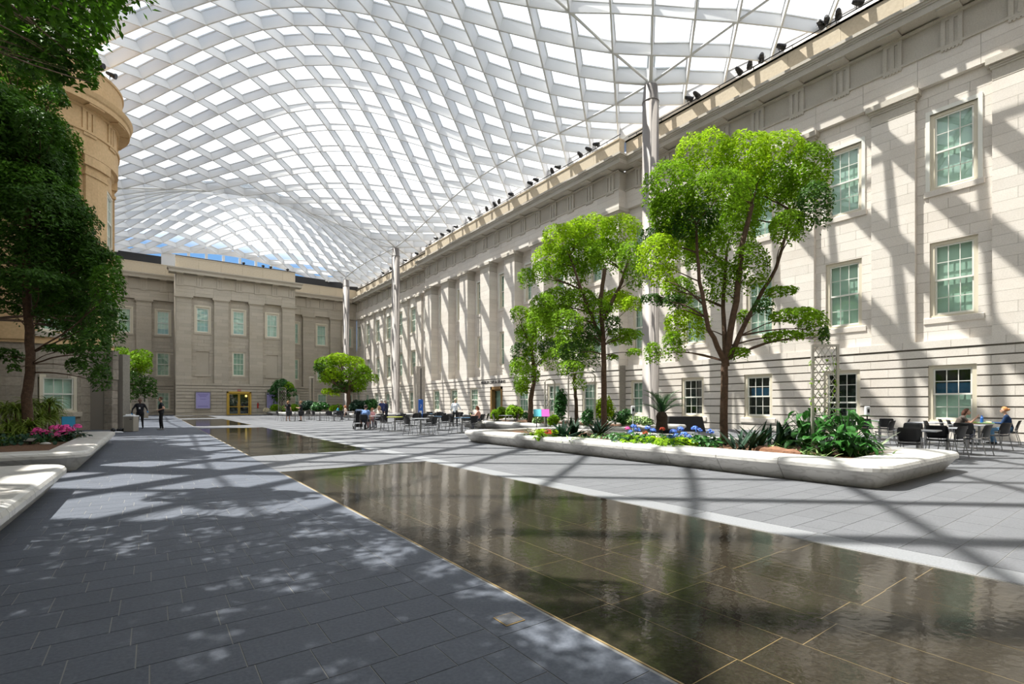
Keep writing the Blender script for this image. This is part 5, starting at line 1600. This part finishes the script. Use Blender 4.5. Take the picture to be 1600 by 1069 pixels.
for (px, _) in SPOTS:
    r = (px-800)/FPX; k1 = CY*r+SY; k2 = CY-SY*r
    x = 26.3; z = x/k1; y = z*k2
    if 22.9 < y < 52.3: x = 25.6; z = x/k1; y = z*k2
    place.append((x, y, 19.62))
names = 'first second third fourth fifth sixth seventh eighth ninth tenth'.split()
for i, p in enumerate(place):
    o = s0 if i == 0 else dup(s0, p, 0)
    o.location = p; o.rotation_euler = (0, 0, rng.uniform(0.4, 2.6)); o.scale = (0.8,0.8,0.8)
    if i < 10: o['label'] = 'black floodlight on the near right parapet, %s from the upper right corner' % names[i]
    elif i < 20: o['label'] = 'black floodlight on the middle right parapet, %s one left of the near steel column' % names[i-10]
    else: o['label'] = 'small distant floodlight on the right parapet, %s from its far end' % (names+['eleventh'])[len(place)-1-i]
for i, (a, lab) in enumerate(((-0.55,'black floodlight overhanging the round bay cornice, lowest'),(-0.75,'black floodlight on the round bay, second from below'),(-1.15,'black floodlight on the round bay near the leaves'),(-1.25,'topmost black floodlight on the round bay by the leaves'))):
    dup(s0, (AC[0]+3.9*math.cos(a), AC[1]+3.9*math.sin(a), 19.4), a+pi/2+0.3, lab)
for i, (x, lab) in enumerate(((9.6,'middle floodlight on the far pavilion parapet'),(11.9,'left one of the paired floodlights on the far pavilion'),(12.8,'right one of the paired floodlights on the far pavilion'),(14.9,'floodlight at the right end of the far pavilion parapet'))):
    dup(s0, (x, 72.6, 19.4), 0.2, lab)
t = MB(); t.tube([(-6.8,0,0),(6.8,0,0)], 0.05, 6); tag(t.build('cable_rail', M['blackm'], loc=(9.13, 72.5, 19.46)), 'thin black rail along the top of the far pavilion parapet', 'rail')

# ------------------------------------------------------------------ chairs and tables
def chair0():
    o = thing('cafe_chair', 'x', 'chair', (0,0,0), 0, 'black cafe chairs')
    t = MB(); rings = []
    for (y, z, w_) in ((0.22,0.44,0.19),(0.19,0.455,0.225),(0.0,0.445,0.235),(-0.16,0.45,0.22),(-0.20,0.47,0.20)):
        rings.append([(-w_,y,z+0.012),(-w_*0.5,y,z-0.004),(w_*0.5,y,z-0.004),(w_,y,z+0.012),(w_,y,z-0.012),(w_*0.5,y,z-0.024),(-w_*0.5,y,z-0.024),(-w_,y,z-0.012)])
    t.loft(rings, 0, True); t.build('seat', M['black'], o, smooth=True)
    t = MB(); rings = []
    for (z, y, w_) in ((0.50,-0.19,0.19),(0.56,-0.205,0.225),(0.68,-0.235,0.235),(0.80,-0.275,0.225),(0.84,-0.292,0.20)):
        rings.append([(-w_,y+0.05,z),(-w_*0.5,y+0.012,z),(w_*0.5,y+0.012,z),(w_,y+0.05,z),(w_,y+0.035,z),(w_*0.5,y-0.006,z),(-w_*0.5,y-0.006,z),(-w_,y+0.035,z)])
    t.loft(rings, 0, True); t.build('backrest', M['black'], o, smooth=True)
    for s_ in (-1, 1):
        t = MB(); t.tube([(s_*0.20,0.17,0.43),(s_*0.235,0.22,0.0)], 0.011, 6); t.build('leg', M['chrome'], o)
        t = MB(); t.tube([(s_*0.215,-0.19,0.62),(s_*0.215,-0.17,0.44),(s_*0.235,-0.27,0.0)], 0.011, 6); t.build('leg', M['chrome'], o)
    t = MB(); t.tube([(-0.20,0.17,0.43),(-0.215,-0.17,0.44),(0.215,-0.17,0.44),(0.20,0.17,0.43)], 0.010, 6); t.build('seat_rail', M['chrome'], o)
    return o
def table0(m_, nm):
    o = thing('cafe_table', 'x', 'table', (0,0,0), 0, 'cafe tables')
    t = MB(); t.lathe([(0.40,0.715),(0.41,0.725),(0.41,0.738),(0.40,0.745)], 28) if nm != 'sq' else t.bbox(-0.42,-0.42,0.715,0.42,0.42,0.745,0.01)
    t.build('table_top', M[m_], o)
    t = MB(); t.tube([(0,0,0.03),(0,0,0.715)], 0.038, 10); t.build('pedestal', M['chrome'], o)
    t = MB(); t.lathe([(0.29,0),(0.29,0.012),(0.06,0.03),(0.04,0.06)], 24); t.build('base', M['chrome'], o)
    return o
TT = {}
def place_table(px, z, m_, sq, lab):
    k = (m_, sq); p = Pz(px, z, 0)
    if k not in TT:
        TT[k] = table0(m_, 'sq' if sq else 'r'); TT[k].location = p; TT[k].rotation_euler = (0,0,0.1); TT[k]['label'] = lab; return TT[k]
    return dup(TT[k], p, rng.uniform(-0.2, 0.2), lab)
CH = []
def place_chair(px, z, phi, lab):
    p = Pz(px, z, 0); rz = -YAW-math.radians(phi)-math.atan2(px-800, FPX)
    if not CH:
        c = chair0(); c.location = p; c.rotation_euler = (0,0,rz); c['label'] = lab; CH.append(c); return c
    c = dup(CH[0], p, rz, lab); CH.append(c); return c
# near right group
for a in [(1434,12.6,'tabgrey',1,'square grey table nearest the planter end, a chair back in front'),(1480,14.0,'tabgrey',1,'grey table in the middle of the right group'),(1512,15.8,'tabgrey',1,'grey table in front of the two women'),(1530,17.6,'tabgreen',0,'green-topped table where the two women eat'),(1374,20.0,'tabgrey',1,'grey table beside the sanitizer stand at right'),(1446,17.8,'tabgrey',1,'grey table behind, below the bright facade left of the seated woman')]: place_table(*a)
for a in [(1422,12.0,5,'black chair seen from behind, nearest the planter corner'),(1466,13.2,8,'black chair seen from behind, second of the right group'),(1487,12.9,295,'black chair in profile right of the nearest table pair'),(1508,15.0,10,'black chair from behind under the seated brown-haired woman'),(1527,13.6,290,'foremost black chair in profile, legs on the open paving'),(1558,15.1,300,'black chair in profile in front of the woman in navy'),(1577,17.0,275,'black chair the woman in navy sits on, far right'),
          (1496,17.5,80,'black chair the woman in the brown shirt sits on'),(1407,18.6,270,'black chair in profile before the pale wall, left of the right group'),(1424,14.6,190,'black chair facing the camera behind the nearest square table'),(1461,16.5,100,'small black chair back left of the middle table'),(1482,18.6,80,'black chair left behind the seated brown-haired woman'),(1352,19.3,10,'black chair from behind, left of the sanitizer stand'),(1386,19.4,5,'black chair from behind, right of the sanitizer stand'),(1382,17.0,290,'black chair half hidden by the lance-leaf plant')]: place_chair(*a)
# middle group
MT = [(657,22.9,'tabgrey',0,'round grey table, nearest of the middle group'),(617,25.6,'tabyel',0,'round lime-topped table left of the nearest middle one'),(585,27.6,'tabgrey',0,'grey table where the man in the blue shirt sits'),(686,26.8,'tabblue',0,'blue-topped table right of the nearest middle one'),(722,24.4,'tabblue',0,'blue-topped table in front of the man in white'),(703,32,'tabgrey',0,'grey table behind the blue-topped pair'),(738,28.5,'tabyel',0,'lime-topped table where the red-haired woman sits'),(790,29.0,'tabgrey',0,'grey table with two facing chairs by the second planter'),(640,32,'tabgrey',0,'grey table behind the lime-topped one'),(667,34,'tabblue',0,'far blue-topped table by the marble planter'),
      (500,42,'tabgrey',0,'grey table in the far row, left'),(522,41,'tabgrey',0,'grey table in the far row, second from left'),(545,43,'tabgrey',0,'grey table in the far row near the seated pair'),(461,41,'tabgrey',0,'grey table beside the standing woman in black'),(483,45,'tabgrey',0,'small grey table in the far row right of the standing women')]
for a in MT: place_table(*a)
MC = [(642,22.2,60,'black chair facing right at the nearest middle table'),(673,22.4,300,'black chair from behind right of the nearest middle table'),(668,24.2,220,'black chair across the nearest middle table'),(604,25.2,70,'black chair facing right at the lime-topped table'),(630,25.0,300,'black chair from behind right of the lime-topped table'),(622,27,200,'black chair behind the lime-topped table'),
      (570,27.0,20,'black chair under the man in the blue shirt'),(597,26.6,330,'black chair from behind left of the lime table'),(592,29,200,'black chair across from the blue-shirted man'),(693,26.0,330,'black chair from behind at the first blue table'),(678,28,150,'black chair behind the first blue table'),
      (711,24.0,70,'black chair facing right at the second blue table'),(737,23.8,320,'black chair from behind at the second blue table'),(728,26.4,190,'black chair behind the second blue table'),(749,27.8,300,'black chair under the red-haired woman'),(757,30,280,'black chair at the right end of the middle group'),(777,28.4,80,'left black chair of the facing pair by the second planter'),(803,28.6,280,'right black chair of the facing pair by the second planter'),
      (696,31,30,'distant black chair left of the man in white'),(712,33,300,'distant black chair behind the man in white'),(633,31.4,60,'distant black chair behind the lime table, left'),(650,31.6,300,'distant black chair behind the lime table, right'),(661,33.4,70,'distant black chair before the far blue table'),(676,33.2,290,'distant black chair right of the far blue table'),
      (493,41.6,60,'far-row black chair, first from left of the main row'),(508,41.4,300,'far-row black chair facing the first one'),(516,40.6,20,'far-row black chair from behind at the second table'),(529,40.4,340,'far-row black chair beside it on the right'),(538,42,60,'far-row black chair left of the seated pair'),(553,42.4,300,'far-row black chair under the red-haired seated person'),(437,41,70,'leftmost black chair of all, by the standing woman'),(453,40.2,20,'black chair in front of the standing woman in black'),(470,40.4,350,'black chair at the feet of the second standing woman'),(476,44,250,'far black chair right of the standing women'),(486,43.6,120,'far black chair between the standing women and the row'),(524,43.5,190,'far-row black chair facing the camera'),(560,40.5,280,'black chair left of the pushchair in the far row')]
MC += [(634,29.6,40,'black chair left of the crowd of chairs behind the lime-topped table'),(646,29.0,320,'black chair in the middle crowd, between the lime and grey tables'),(655,30.6,20,'black chair in the middle crowd behind the nearest grey table'),(664,29.4,340,'black chair in the middle crowd just left of the first blue table'),(672,36.5,10,'black chair by the far marble rim, left'),(686,36.0,350,'black chair by the far marble rim, centre'),(697,34.6,80,'black chair by the far marble rim, right'),(721,35.0,20,'black chair behind the man in white, farthest'),(731,33.0,300,'black chair between the man in white and the red-haired woman, far'),(703,28.6,180,'black chair facing us between the two blue tables')]
for a in MC: place_chair(*a)
# things on tables
def small(nm, lab, cat, p, fn, m_):
    t = MB(); fn(t); return tag(t.build(nm, m_, loc=p), lab, cat)
tb = Pz(1530, 17.6, 0.745)
small('water_bottle', 'blue water bottle standing between the two women', 'bottle', tb+Vector((0.1,-0.05,0)), lambda t: t.tube([(0,0,0),(0,0,0.17),(0,0,0.20),(0,0,0.25)], [0.045,0.045,0.022,0.022], 10), M['signblue'])
small('food_tray', 'yellow tray of food in front of the brown-shirted woman', 'tray', tb+Vector((-0.17,0.12,0)), lambda t: t.bbox(-0.13,-0.10,0,0.13,0.10,0.035,0.012), M['tabyel'])
small('salad_bowl', 'pale bowl in front of the woman in navy', 'bowl', tb+Vector((0.26,-0.2,0)), lambda t: t.lathe([(0.05,0),(0.10,0.05),(0.095,0.05),(0.045,0.01)], 16), M['white'])
small('paper_cup', 'white paper cup on the lime-topped table of the red-haired woman', 'cup', Pz(735, 28.4, 0.745), lambda t: t.lathe([(0.03,0),(0.04,0.12),(0.037,0.12)], 12), M['white'])
# pushchair
ps = Pz(560, 27.4, 0); o = thing('pushchair', 'black pushchair with hood parked left of the blue-shirted man', 'pushchair', ps, -YAW+0.5)
t = MB(); t.tube([(-0.24,-0.45,1.02),(-0.24,-0.2,0.7),(-0.24,0.35,0.15)], 0.014, 6); t.tube([(0.24,-0.45,1.02),(0.24,-0.2,0.7),(0.24,0.35,0.15)], 0.014, 6); t.tube([(-0.24,-0.45,1.02),(0.24,-0.45,1.02)], 0.018, 6); t.tube([(-0.24,-0.1,0.62),(-0.24,-0.35,0.13)], 0.012, 6); t.tube([(0.24,-0.1,0.62),(0.24,-0.35,0.13)], 0.012, 6); t.build('frame', M['blackm'], o, kind='stuff')
t = MB(); t.bbox(-0.2,-0.2,0.38,0.2,0.25,0.48,0.02); t.hexa([(-0.2,-0.24,0.42),(0.2,-0.24,0.42),(0.2,-0.14,0.42),(-0.2,-0.14,0.42),(-0.2,-0.38,0.95),(0.2,-0.38,0.95),(0.2,-0.30,0.95),(-0.2,-0.30,0.95)]); t.build('seat', M['black'], o)
t = MB()
rings = []
for i in range(8):
    a = pi*0.1+pi*0.62*i/7; rings.append([(-0.22,-0.22+0.32*math.cos(a),0.74+0.30*math.sin(a)),(-0.16,-0.22+0.36*math.cos(a),0.76+0.36*math.sin(a)),(0.16,-0.22+0.36*math.cos(a),0.76+0.36*math.sin(a)),(0.22,-0.22+0.32*math.cos(a),0.74+0.30*math.sin(a))])
t.loft(rings, 0, False, False); t.build('hood', mat('navy_hood', (0.01,0.03,0.08), 0.7), o)
t = MB(); t.bbox(-0.18,-0.3,0.14,0.18,0.15,0.32,0.02); t.build('basket', M['black'], o)
for (x, y, r) in ((-0.26,-0.36,0.13),(0.26,-0.36,0.13),(-0.2,0.36,0.09),(0.2,0.36,0.09)):
    t = MB(); t.tube([(x-0.02,y,r),(x+0.02,y,r)], r, 18); t.build('wheel', M['black'], o)
    t = MB(); t.tube([(x-0.024,y,r),(x+0.024,y,r)], r*0.45, 10); t.build('wheel_hub', M['chrome'], o)

# ------------------------------------------------------------------ people
MATC = {}
def cm(c, nm='cloth'):
    k = tuple(c)
    if k not in MATC: MATC[k] = mat('%s_%d' % (nm, len(MATC)), c, 0.85)
    return MATC[k]
def person(lab, p, phi, pose, H=1.75, top=(0.02,0.02,0.025), legs=(0.015,0.015,0.02), skin='skin', hair=(0.05,0.03,0.02), hairlen=0, sleeves='short', skirt=False, bald=False, arms=None, shoes=(0.02,0.02,0.02), bulk=1.0, seat=0.45, lean=0.0, gloves=None, hat=None, headturn=0.0):
    """one continuous body: tapered capsules fused by a voxel remesh, faces coloured by the nearest limb"""
    s = H/1.75; V3 = Vector
    caps = []   # p0,p1,r0,r1,label
    def C_(a, b, r0, r1, l): caps.append((V3(a)*s, V3(b)*s, r0*s, r1*s, l))
    if pose == 'stand': hip = V3((0,0,0.92)); 
    else: hip = V3((0,-0.06,seat/s+0.09))
    th = lean
    up = V3((0, math.sin(th), math.cos(th)))
    def T(x, y, z):   # torso frame
        fw = V3((0, math.cos(th), -math.sin(th)))
        return hip+V3((x,0,0))+fw*y+up*z
    B = bulk
    C_(T(-0.055,0,0.01), T(0.055,0,0.01), 0.108*B, 0.108*B, 'legs'); C_(T(0,0,-0.05), T(0,0,0.05), 0.11*B, 0.12*B, 'legs')
    C_(T(0,0,0.02), T(0,0.01,0.22), 0.135*B, 0.125*B, 'top')
    C_(T(-0.04,0,0.10), T(-0.05,0,0.36), 0.11*B, 0.12*B, 'top'); C_(T(0.04,0,0.10), T(0.05,0,0.36), 0.11*B, 0.12*B, 'top')
    C_(T(-0.15,0,0.455), T(0.15,0,0.455), 0.07*B, 0.07*B, 'top')
    C_(T(0,0,0.44), T(0,0.015,0.56), 0.062, 0.052, 'skin')
    hd = T(0,0.03,0.685)
    C_(hd+V3((0,-0.01,0.03)), hd+V3((0,0.005,-0.02)), 0.088, 0.083, 'skin')
    C_(hd+V3((0,0.03,-0.05)), hd+V3((0,0.045,-0.075)), 0.055, 0.04, 'skin')
    hx = V3((math.sin(headturn), math.cos(headturn), 0)); hs_ = V3((hx.y, -hx.x, 0))
    C_(hd+hx*0.09+V3((0,0,0.0)), hd+hx*0.100+V3((0,0,-0.022)), 0.012, 0.015, 'skin')      # nose
    for q in (-1, 1): C_(hd+hs_*0.087*q+V3((0,0,0.0)), hd+hs_*0.09*q+V3((0,0,-0.03)), 0.016, 0.012, 'skin')
    C_(hd+hx*0.092-hs_*0.02+V3((0,0,-0.055)), hd+hx*0.092+hs_*0.02+V3((0,0,-0.055)), 0.009, 0.009, 'skin')
    # legs
    for q in (-1, 1):
        if pose == 'stand':
            k = V3((q*0.10, 0.02+0.03*q, 0.48)); an = V3((q*0.115, -0.02+0.05*q, 0.09)); hp = hip+V3((q*0.09,0,-0.03))
        else:
            hp = hip+V3((q*0.09,0.02,-0.01)); k = V3((q*0.11, 0.40, seat/s+0.06)); an = V3((q*0.12, 0.34+0.04*q, 0.09))
        lg_ = 'legs' if not skirt else 'skin'
        C_(hp, k, 0.088*B, 0.06, 'legs' if not skirt else ('top' if pose == 'stand' else 'legs'))
        C_(k, an, 0.057, 0.040, lg_)
        C_(an+V3((0,-0.02,-0.045)), an+V3((0,0.15,-0.06)), 0.038, 0.028, 'shoe')
    if skirt and pose == 'stand':
        C_(hip+V3((0,0,0.02)), hip+V3((0,0,-0.36)), 0.14, 0.16, 'top')
    # arms
    arms = arms or {}
    for q in (-1, 1):
        sh = T(q*0.185, 0, 0.445)
        e_, w_ = arms.get(q, (None, None))
        el = sh+V3(e_) if e_ else sh+V3((q*0.07,-0.03,-0.29))
        wr = el+V3(w_) if w_ else el+V3((q*0.0,0.07,-0.24))
        C_(sh, sh.lerp(el, 0.55), 0.056*B, 0.048, 'top'); C_(sh.lerp(el, 0.55), el, 0.046, 0.038, 'top' if sleeves != 'none' and sleeves == 'long' else 'skin')
        C_(el, wr, 0.038, 0.026, 'top' if sleeves == 'long' else 'skin')
        d = (wr-el).normalized(); sd_ = d.cross(V3((0,0,1)) if abs(d.z) < 0.9 else V3((0,1,0))).normalized(); nn = sd_.cross(d)
        hl = 'glove' if gloves else 'skin'
        C_(wr+d*0.02, wr+d*0.075, 0.027, 0.030, hl)
        for fi, (o1, ln) in enumerate(((-0.030,0.062),(-0.010,0.072),(0.010,0.068),(0.029,0.052))):
            b0 = wr+d*0.085+sd_*o1; m_ = b0+d*ln*0.6+nn*0.006; C_(b0, m_, 0.0105, 0.010, hl); C_(m_, m_+(d*0.7+nn*0.5)*ln*0.55, 0.010, 0.009, hl)
        C_(wr+d*0.035-sd_*0.03*q, wr+d*0.075-sd_*0.058*q, 0.013, 0.010, hl)
    mb = MB()
    for (a, b, r0, r1, l) in caps:
        L = (b-a).length; d = (b-a).normalized() if L > 1e-6 else V3((0,0,1))
        pts = [a-d*r0*0.98, a-d*r0*0.7, a, b, b+d*r1*0.7, b+d*r1*0.98]
        mb.tube(pts, [r0*0.15, r0*0.7, r0, r1, r1*0.7, r1*0.15], 12)
    me = mb.mesh('body', M['skin'])
    tmp = bpy.data.objects.new('tmp', me); COL.objects.link(tmp)
    rm = tmp.modifiers.new('r', 'REMESH'); rm.mode = 'VOXEL'; rm.voxel_size = 0.0125*s; rm.use_smooth_shade = True
    smm = tmp.modifiers.new('s', 'SMOOTH'); smm.iterations = 2; smm.factor = 0.4
    dg = bpy.context.evaluated_depsgraph_get()
    m2 = bpy.data.meshes.new_from_object(tmp.evaluated_get(dg)); m2.name = 'body'
    bpy.data.objects.remove(tmp)
    m2.materials.clear()
    lm_ = {'skin': M[skin], 'top': cm(top), 'legs': cm(legs), 'shoe': cm(shoes), 'glove': cm(gloves or (0,0,0))}
    keys = list(lm_)
    for k in keys: m2.materials.append(lm_[k])
    import numpy as np
    nf = len(m2.polygons); cen = np.empty(nf*3, dtype=np.float32); m2.polygons.foreach_get('center', cen); cen = cen.reshape(-1, 3)
    best = np.full(nf, 1e9); lab_i = np.zeros(nf, dtype=np.int32)
    for (a, b, r0, r1, l) in caps:
        A = np.array(a); D = np.array(b-a); L2 = max(1e-9, float(D@D))
        t_ = np.clip(((cen-A)@D)/L2, 0, 1); dist = np.linalg.norm(cen-(A+t_[:,None]*D), axis=1)-(r0+(r1-r0)*t_)
        k = dist < best; best[k] = dist[k]; lab_i[k] = keys.index(l)
    m2.polygons.foreach_set('material_index', lab_i)
    m2.update()
    root = thing('person', lab, 'person', p, -math.radians(phi)-math.atan2(p[0], p[1]))
    body = bpy.data.objects.new('body', m2); COL.objects.link(body); body.parent = root
    # face and hair
    hd = hd*s
    for q in (-1, 1):
        e2 = MB(); e2.ball(tuple(hd+(hx*0.083+hs_*0.03*q+V3((0,0,0.012)))*s), 0.0095*s, 8); e2.build('eye', M['dark'], body)
    if not bald:
        h = MB(); k = 14
        prof = []
        rings = []
        for i in range(8):
            a = -0.60+2.17*i/7
            r = 0.101*math.cos(a)*s; z = 0.108*math.sin(a)*s
            ring = []
            for j in range(k):
                an = 2*pi*j/k; ff = 1.0
                d = (hx*math.cos(an)+hs_*math.sin(an))
                if math.cos(an) > 0.25 and a < 0.60: ff = 0.66
                ring.append(hd+d*max(r, 0.004)*ff+V3((0,0,0.028*s+z))-hx*0.012*s)
            rings.append(ring)
        h.loft(rings, 0, True)
        if hairlen > 0: h.tube([hd-hx*0.06*s+V3((0,0,0.03)), hd-hx*0.095*s-V3((0,0,0.06*s)), hd-hx*0.10*s-V3((0,0,hairlen))], [0.075*s, 0.07*s, 0.03*s], 12)
        if hairlen < 0: h.ball(tuple(hd-hx*0.115*s+V3((0,0,0.03))), 0.05*s, 10)
        h.build('hair', cm(hair, 'hair'), root, smooth=True)
    if hat:
        h = MB(); c = hd+V3((0,0,0.07*s))
        h.lathe([(0.14*s,c.z),(0.145*s,c.z+0.012),(0.098*s,c.z+0.02),(0.09*s,c.z+0.08*s),(0.03*s,c.z+0.10*s)], 18, (c.x, c.y)); h.build('hat', cm(hat), root, smooth=True)
    return root
def g2(px, z, dz=0): q = Pz(px, z, 0); return Vector((q.x, q.y, dz))
pr = person('man in a black jacket with a white badge and blue glove behind the litter bin', G(219, 670.0), 188, 'stand', 1.74, (0.008,0.008,0.012), (0.008,0.008,0.01), 'skin_d', bald=True, sleeves='long', bulk=1.18, gloves=(0.02,0.20,0.50), arms={1: ((0.16,0.02,-0.25), (0.02,0.10,-0.22)), -1: ((-0.14,0.05,-0.25), (-0.05,0.18,-0.12))})
t = MB(); t.box(-0.035, 0.16, 1.12, 0.035, 0.165, 1.22); t.build('badge', M['white'], pr)
person('man in black T-shirt standing hands on hips, turned left', G(252, 671.8), 272, 'stand', 1.82, (0.01,0.014,0.02), (0.01,0.01,0.012), 'skin', hair=(0.10,0.06,0.04), shoes=(0.3,0.3,0.3), arms={1: ((0.12,-0.12,-0.25), (-0.10,0.17,-0.06)), -1: ((-0.12,-0.12,-0.25), (0.10,0.17,-0.06))})
person('woman in a sleeveless black dress standing with her back turned', Pz(450, 41, 0), 30, 'stand', 1.70, (0.01,0.01,0.012), (0.01,0.01,0.012), 'skin', hair=(0.25,0.13,0.06), hairlen=0.18, skirt=True, sleeves='none', shoes=(0.4,0.25,0.18), arms={-1: ((-0.10,0.0,-0.25), (0.05,0.2,0.05))})
person('woman in a black dress standing turned left, hands together', Pz(470, 41, 0), 280, 'stand', 1.68, (0.01,0.01,0.012), (0.01,0.01,0.012), 'skin', hair=(0.22,0.12,0.06), hairlen=-1, skirt=True, sleeves='none', arms={1: ((0.05,0.05,-0.26), (-0.12,0.2,0.03)), -1: ((-0.05,0.05,-0.26), (0.12,0.2,0.03))})
person('standing person in a navy suit with white hair by the seated group', Pz(597, 38, 0), 330, 'stand', 1.80, (0.02,0.03,0.12), (0.012,0.015,0.03), 'skin', hair=(0.7,0.68,0.62), sleeves='long', lean=0.1)
person('standing person with white hat and pale shirt just right of the navy suit', Pz(604, 39, 0), 300, 'stand', 1.78, (0.015,0.02,0.05), (0.012,0.015,0.03), 'skin', hair=(0.6,0.5,0.4), sleeves='long', hat=(0.65,0.60,0.52), lean=0.12)
person('bald man in a white shirt and black trousers standing at the tables', Pz(711, 31, 0), 20, 'stand', 1.78, (0.62,0.66,0.74), (0.01,0.01,0.012), 'skin', hair=(0.5,0.42,0.3), sleeves='long', lean=0.08, arms={1: ((0.12,0.05,-0.25), (0.02,0.18,-0.08))})
person('red-haired woman in a pink top seated at the lime-topped table', Pz(748, 27.9, 0), 280, 'sit', 1.68, (0.72,0.36,0.28), (0.05,0.05,0.08), 'skin', hair=(0.22,0.07,0.03), hairlen=0.12, sleeves='none', lean=0.2, arms={1: ((0.04,0.15,-0.22), (-0.05,0.24,0.02)), -1: ((-0.04,0.15,-0.22), (0.05,0.24,0.02))})
person('man in a light blue shirt seated with his back to us by the pushchair', Pz(571, 27.1, 0), 20, 'sit', 1.78, (0.16,0.27,0.55), (0.03,0.03,0.05), 'skin', hair=(0.03,0.02,0.015), lean=0.12, bulk=1.15)
person('seated child in a pink top beside the blue-shirted man', Pz(582, 28.4, 0), 300, 'sit', 1.45, (0.75,0.35,0.36), (0.4,0.2,0.2), 'skin', hair=(0.45,0.22,0.12), lean=0.1, seat=0.45)
person('seated person with a blonde ponytail at the blue-shirted man\'s table', Pz(592, 29.4, 0), 230, 'sit', 1.65, (0.70,0.60,0.50), (0.05,0.05,0.07), 'skin', hair=(0.60,0.42,0.2), hairlen=0.1, lean=0.05)
person('seated person with reddish hair in a pale top in the far row', Pz(540, 43.2, 0), 280, 'sit', 1.68, (0.70,0.55,0.45), (0.05,0.05,0.07), 'skin', hair=(0.35,0.13,0.05), hairlen=0.12, lean=0.15)
person('seated person in a teal shirt in the far row', Pz(528, 45, 0), 90, 'sit', 1.72, (0.02,0.25,0.35), (0.03,0.03,0.05), 'skin_d', hair=(0.02,0.015,0.01), lean=0.15)
person('brown-haired woman in a dark brown T-shirt eating, seated facing right', Pz(1497, 17.5, 0), 82, 'sit', 1.68, (0.075,0.060,0.050), (0.04,0.05,0.09), 'skin', hair=(0.09,0.035,0.02), hairlen=0.30, lean=0.42, arms={1: ((0.02,0.18,-0.20), (-0.06,0.16,0.19)), -1: ((-0.02,0.16,-0.22), (0.06,0.24,-0.02))})
person('red-blonde woman with a ponytail in a navy top, seated facing left at far right', Pz(1573, 17.2, 0), 268, 'sit', 1.68, (0.012,0.045,0.13), (0.15,0.32,0.55), 'skin', hair=(0.62,0.27,0.10), hairlen=-1, lean=0.15, sleeves='long', arms={1: ((0.02,0.12,-0.24), (-0.04,0.26,0.02)), -1: ((-0.02,0.12,-0.24), (0.04,0.26,0.02))})
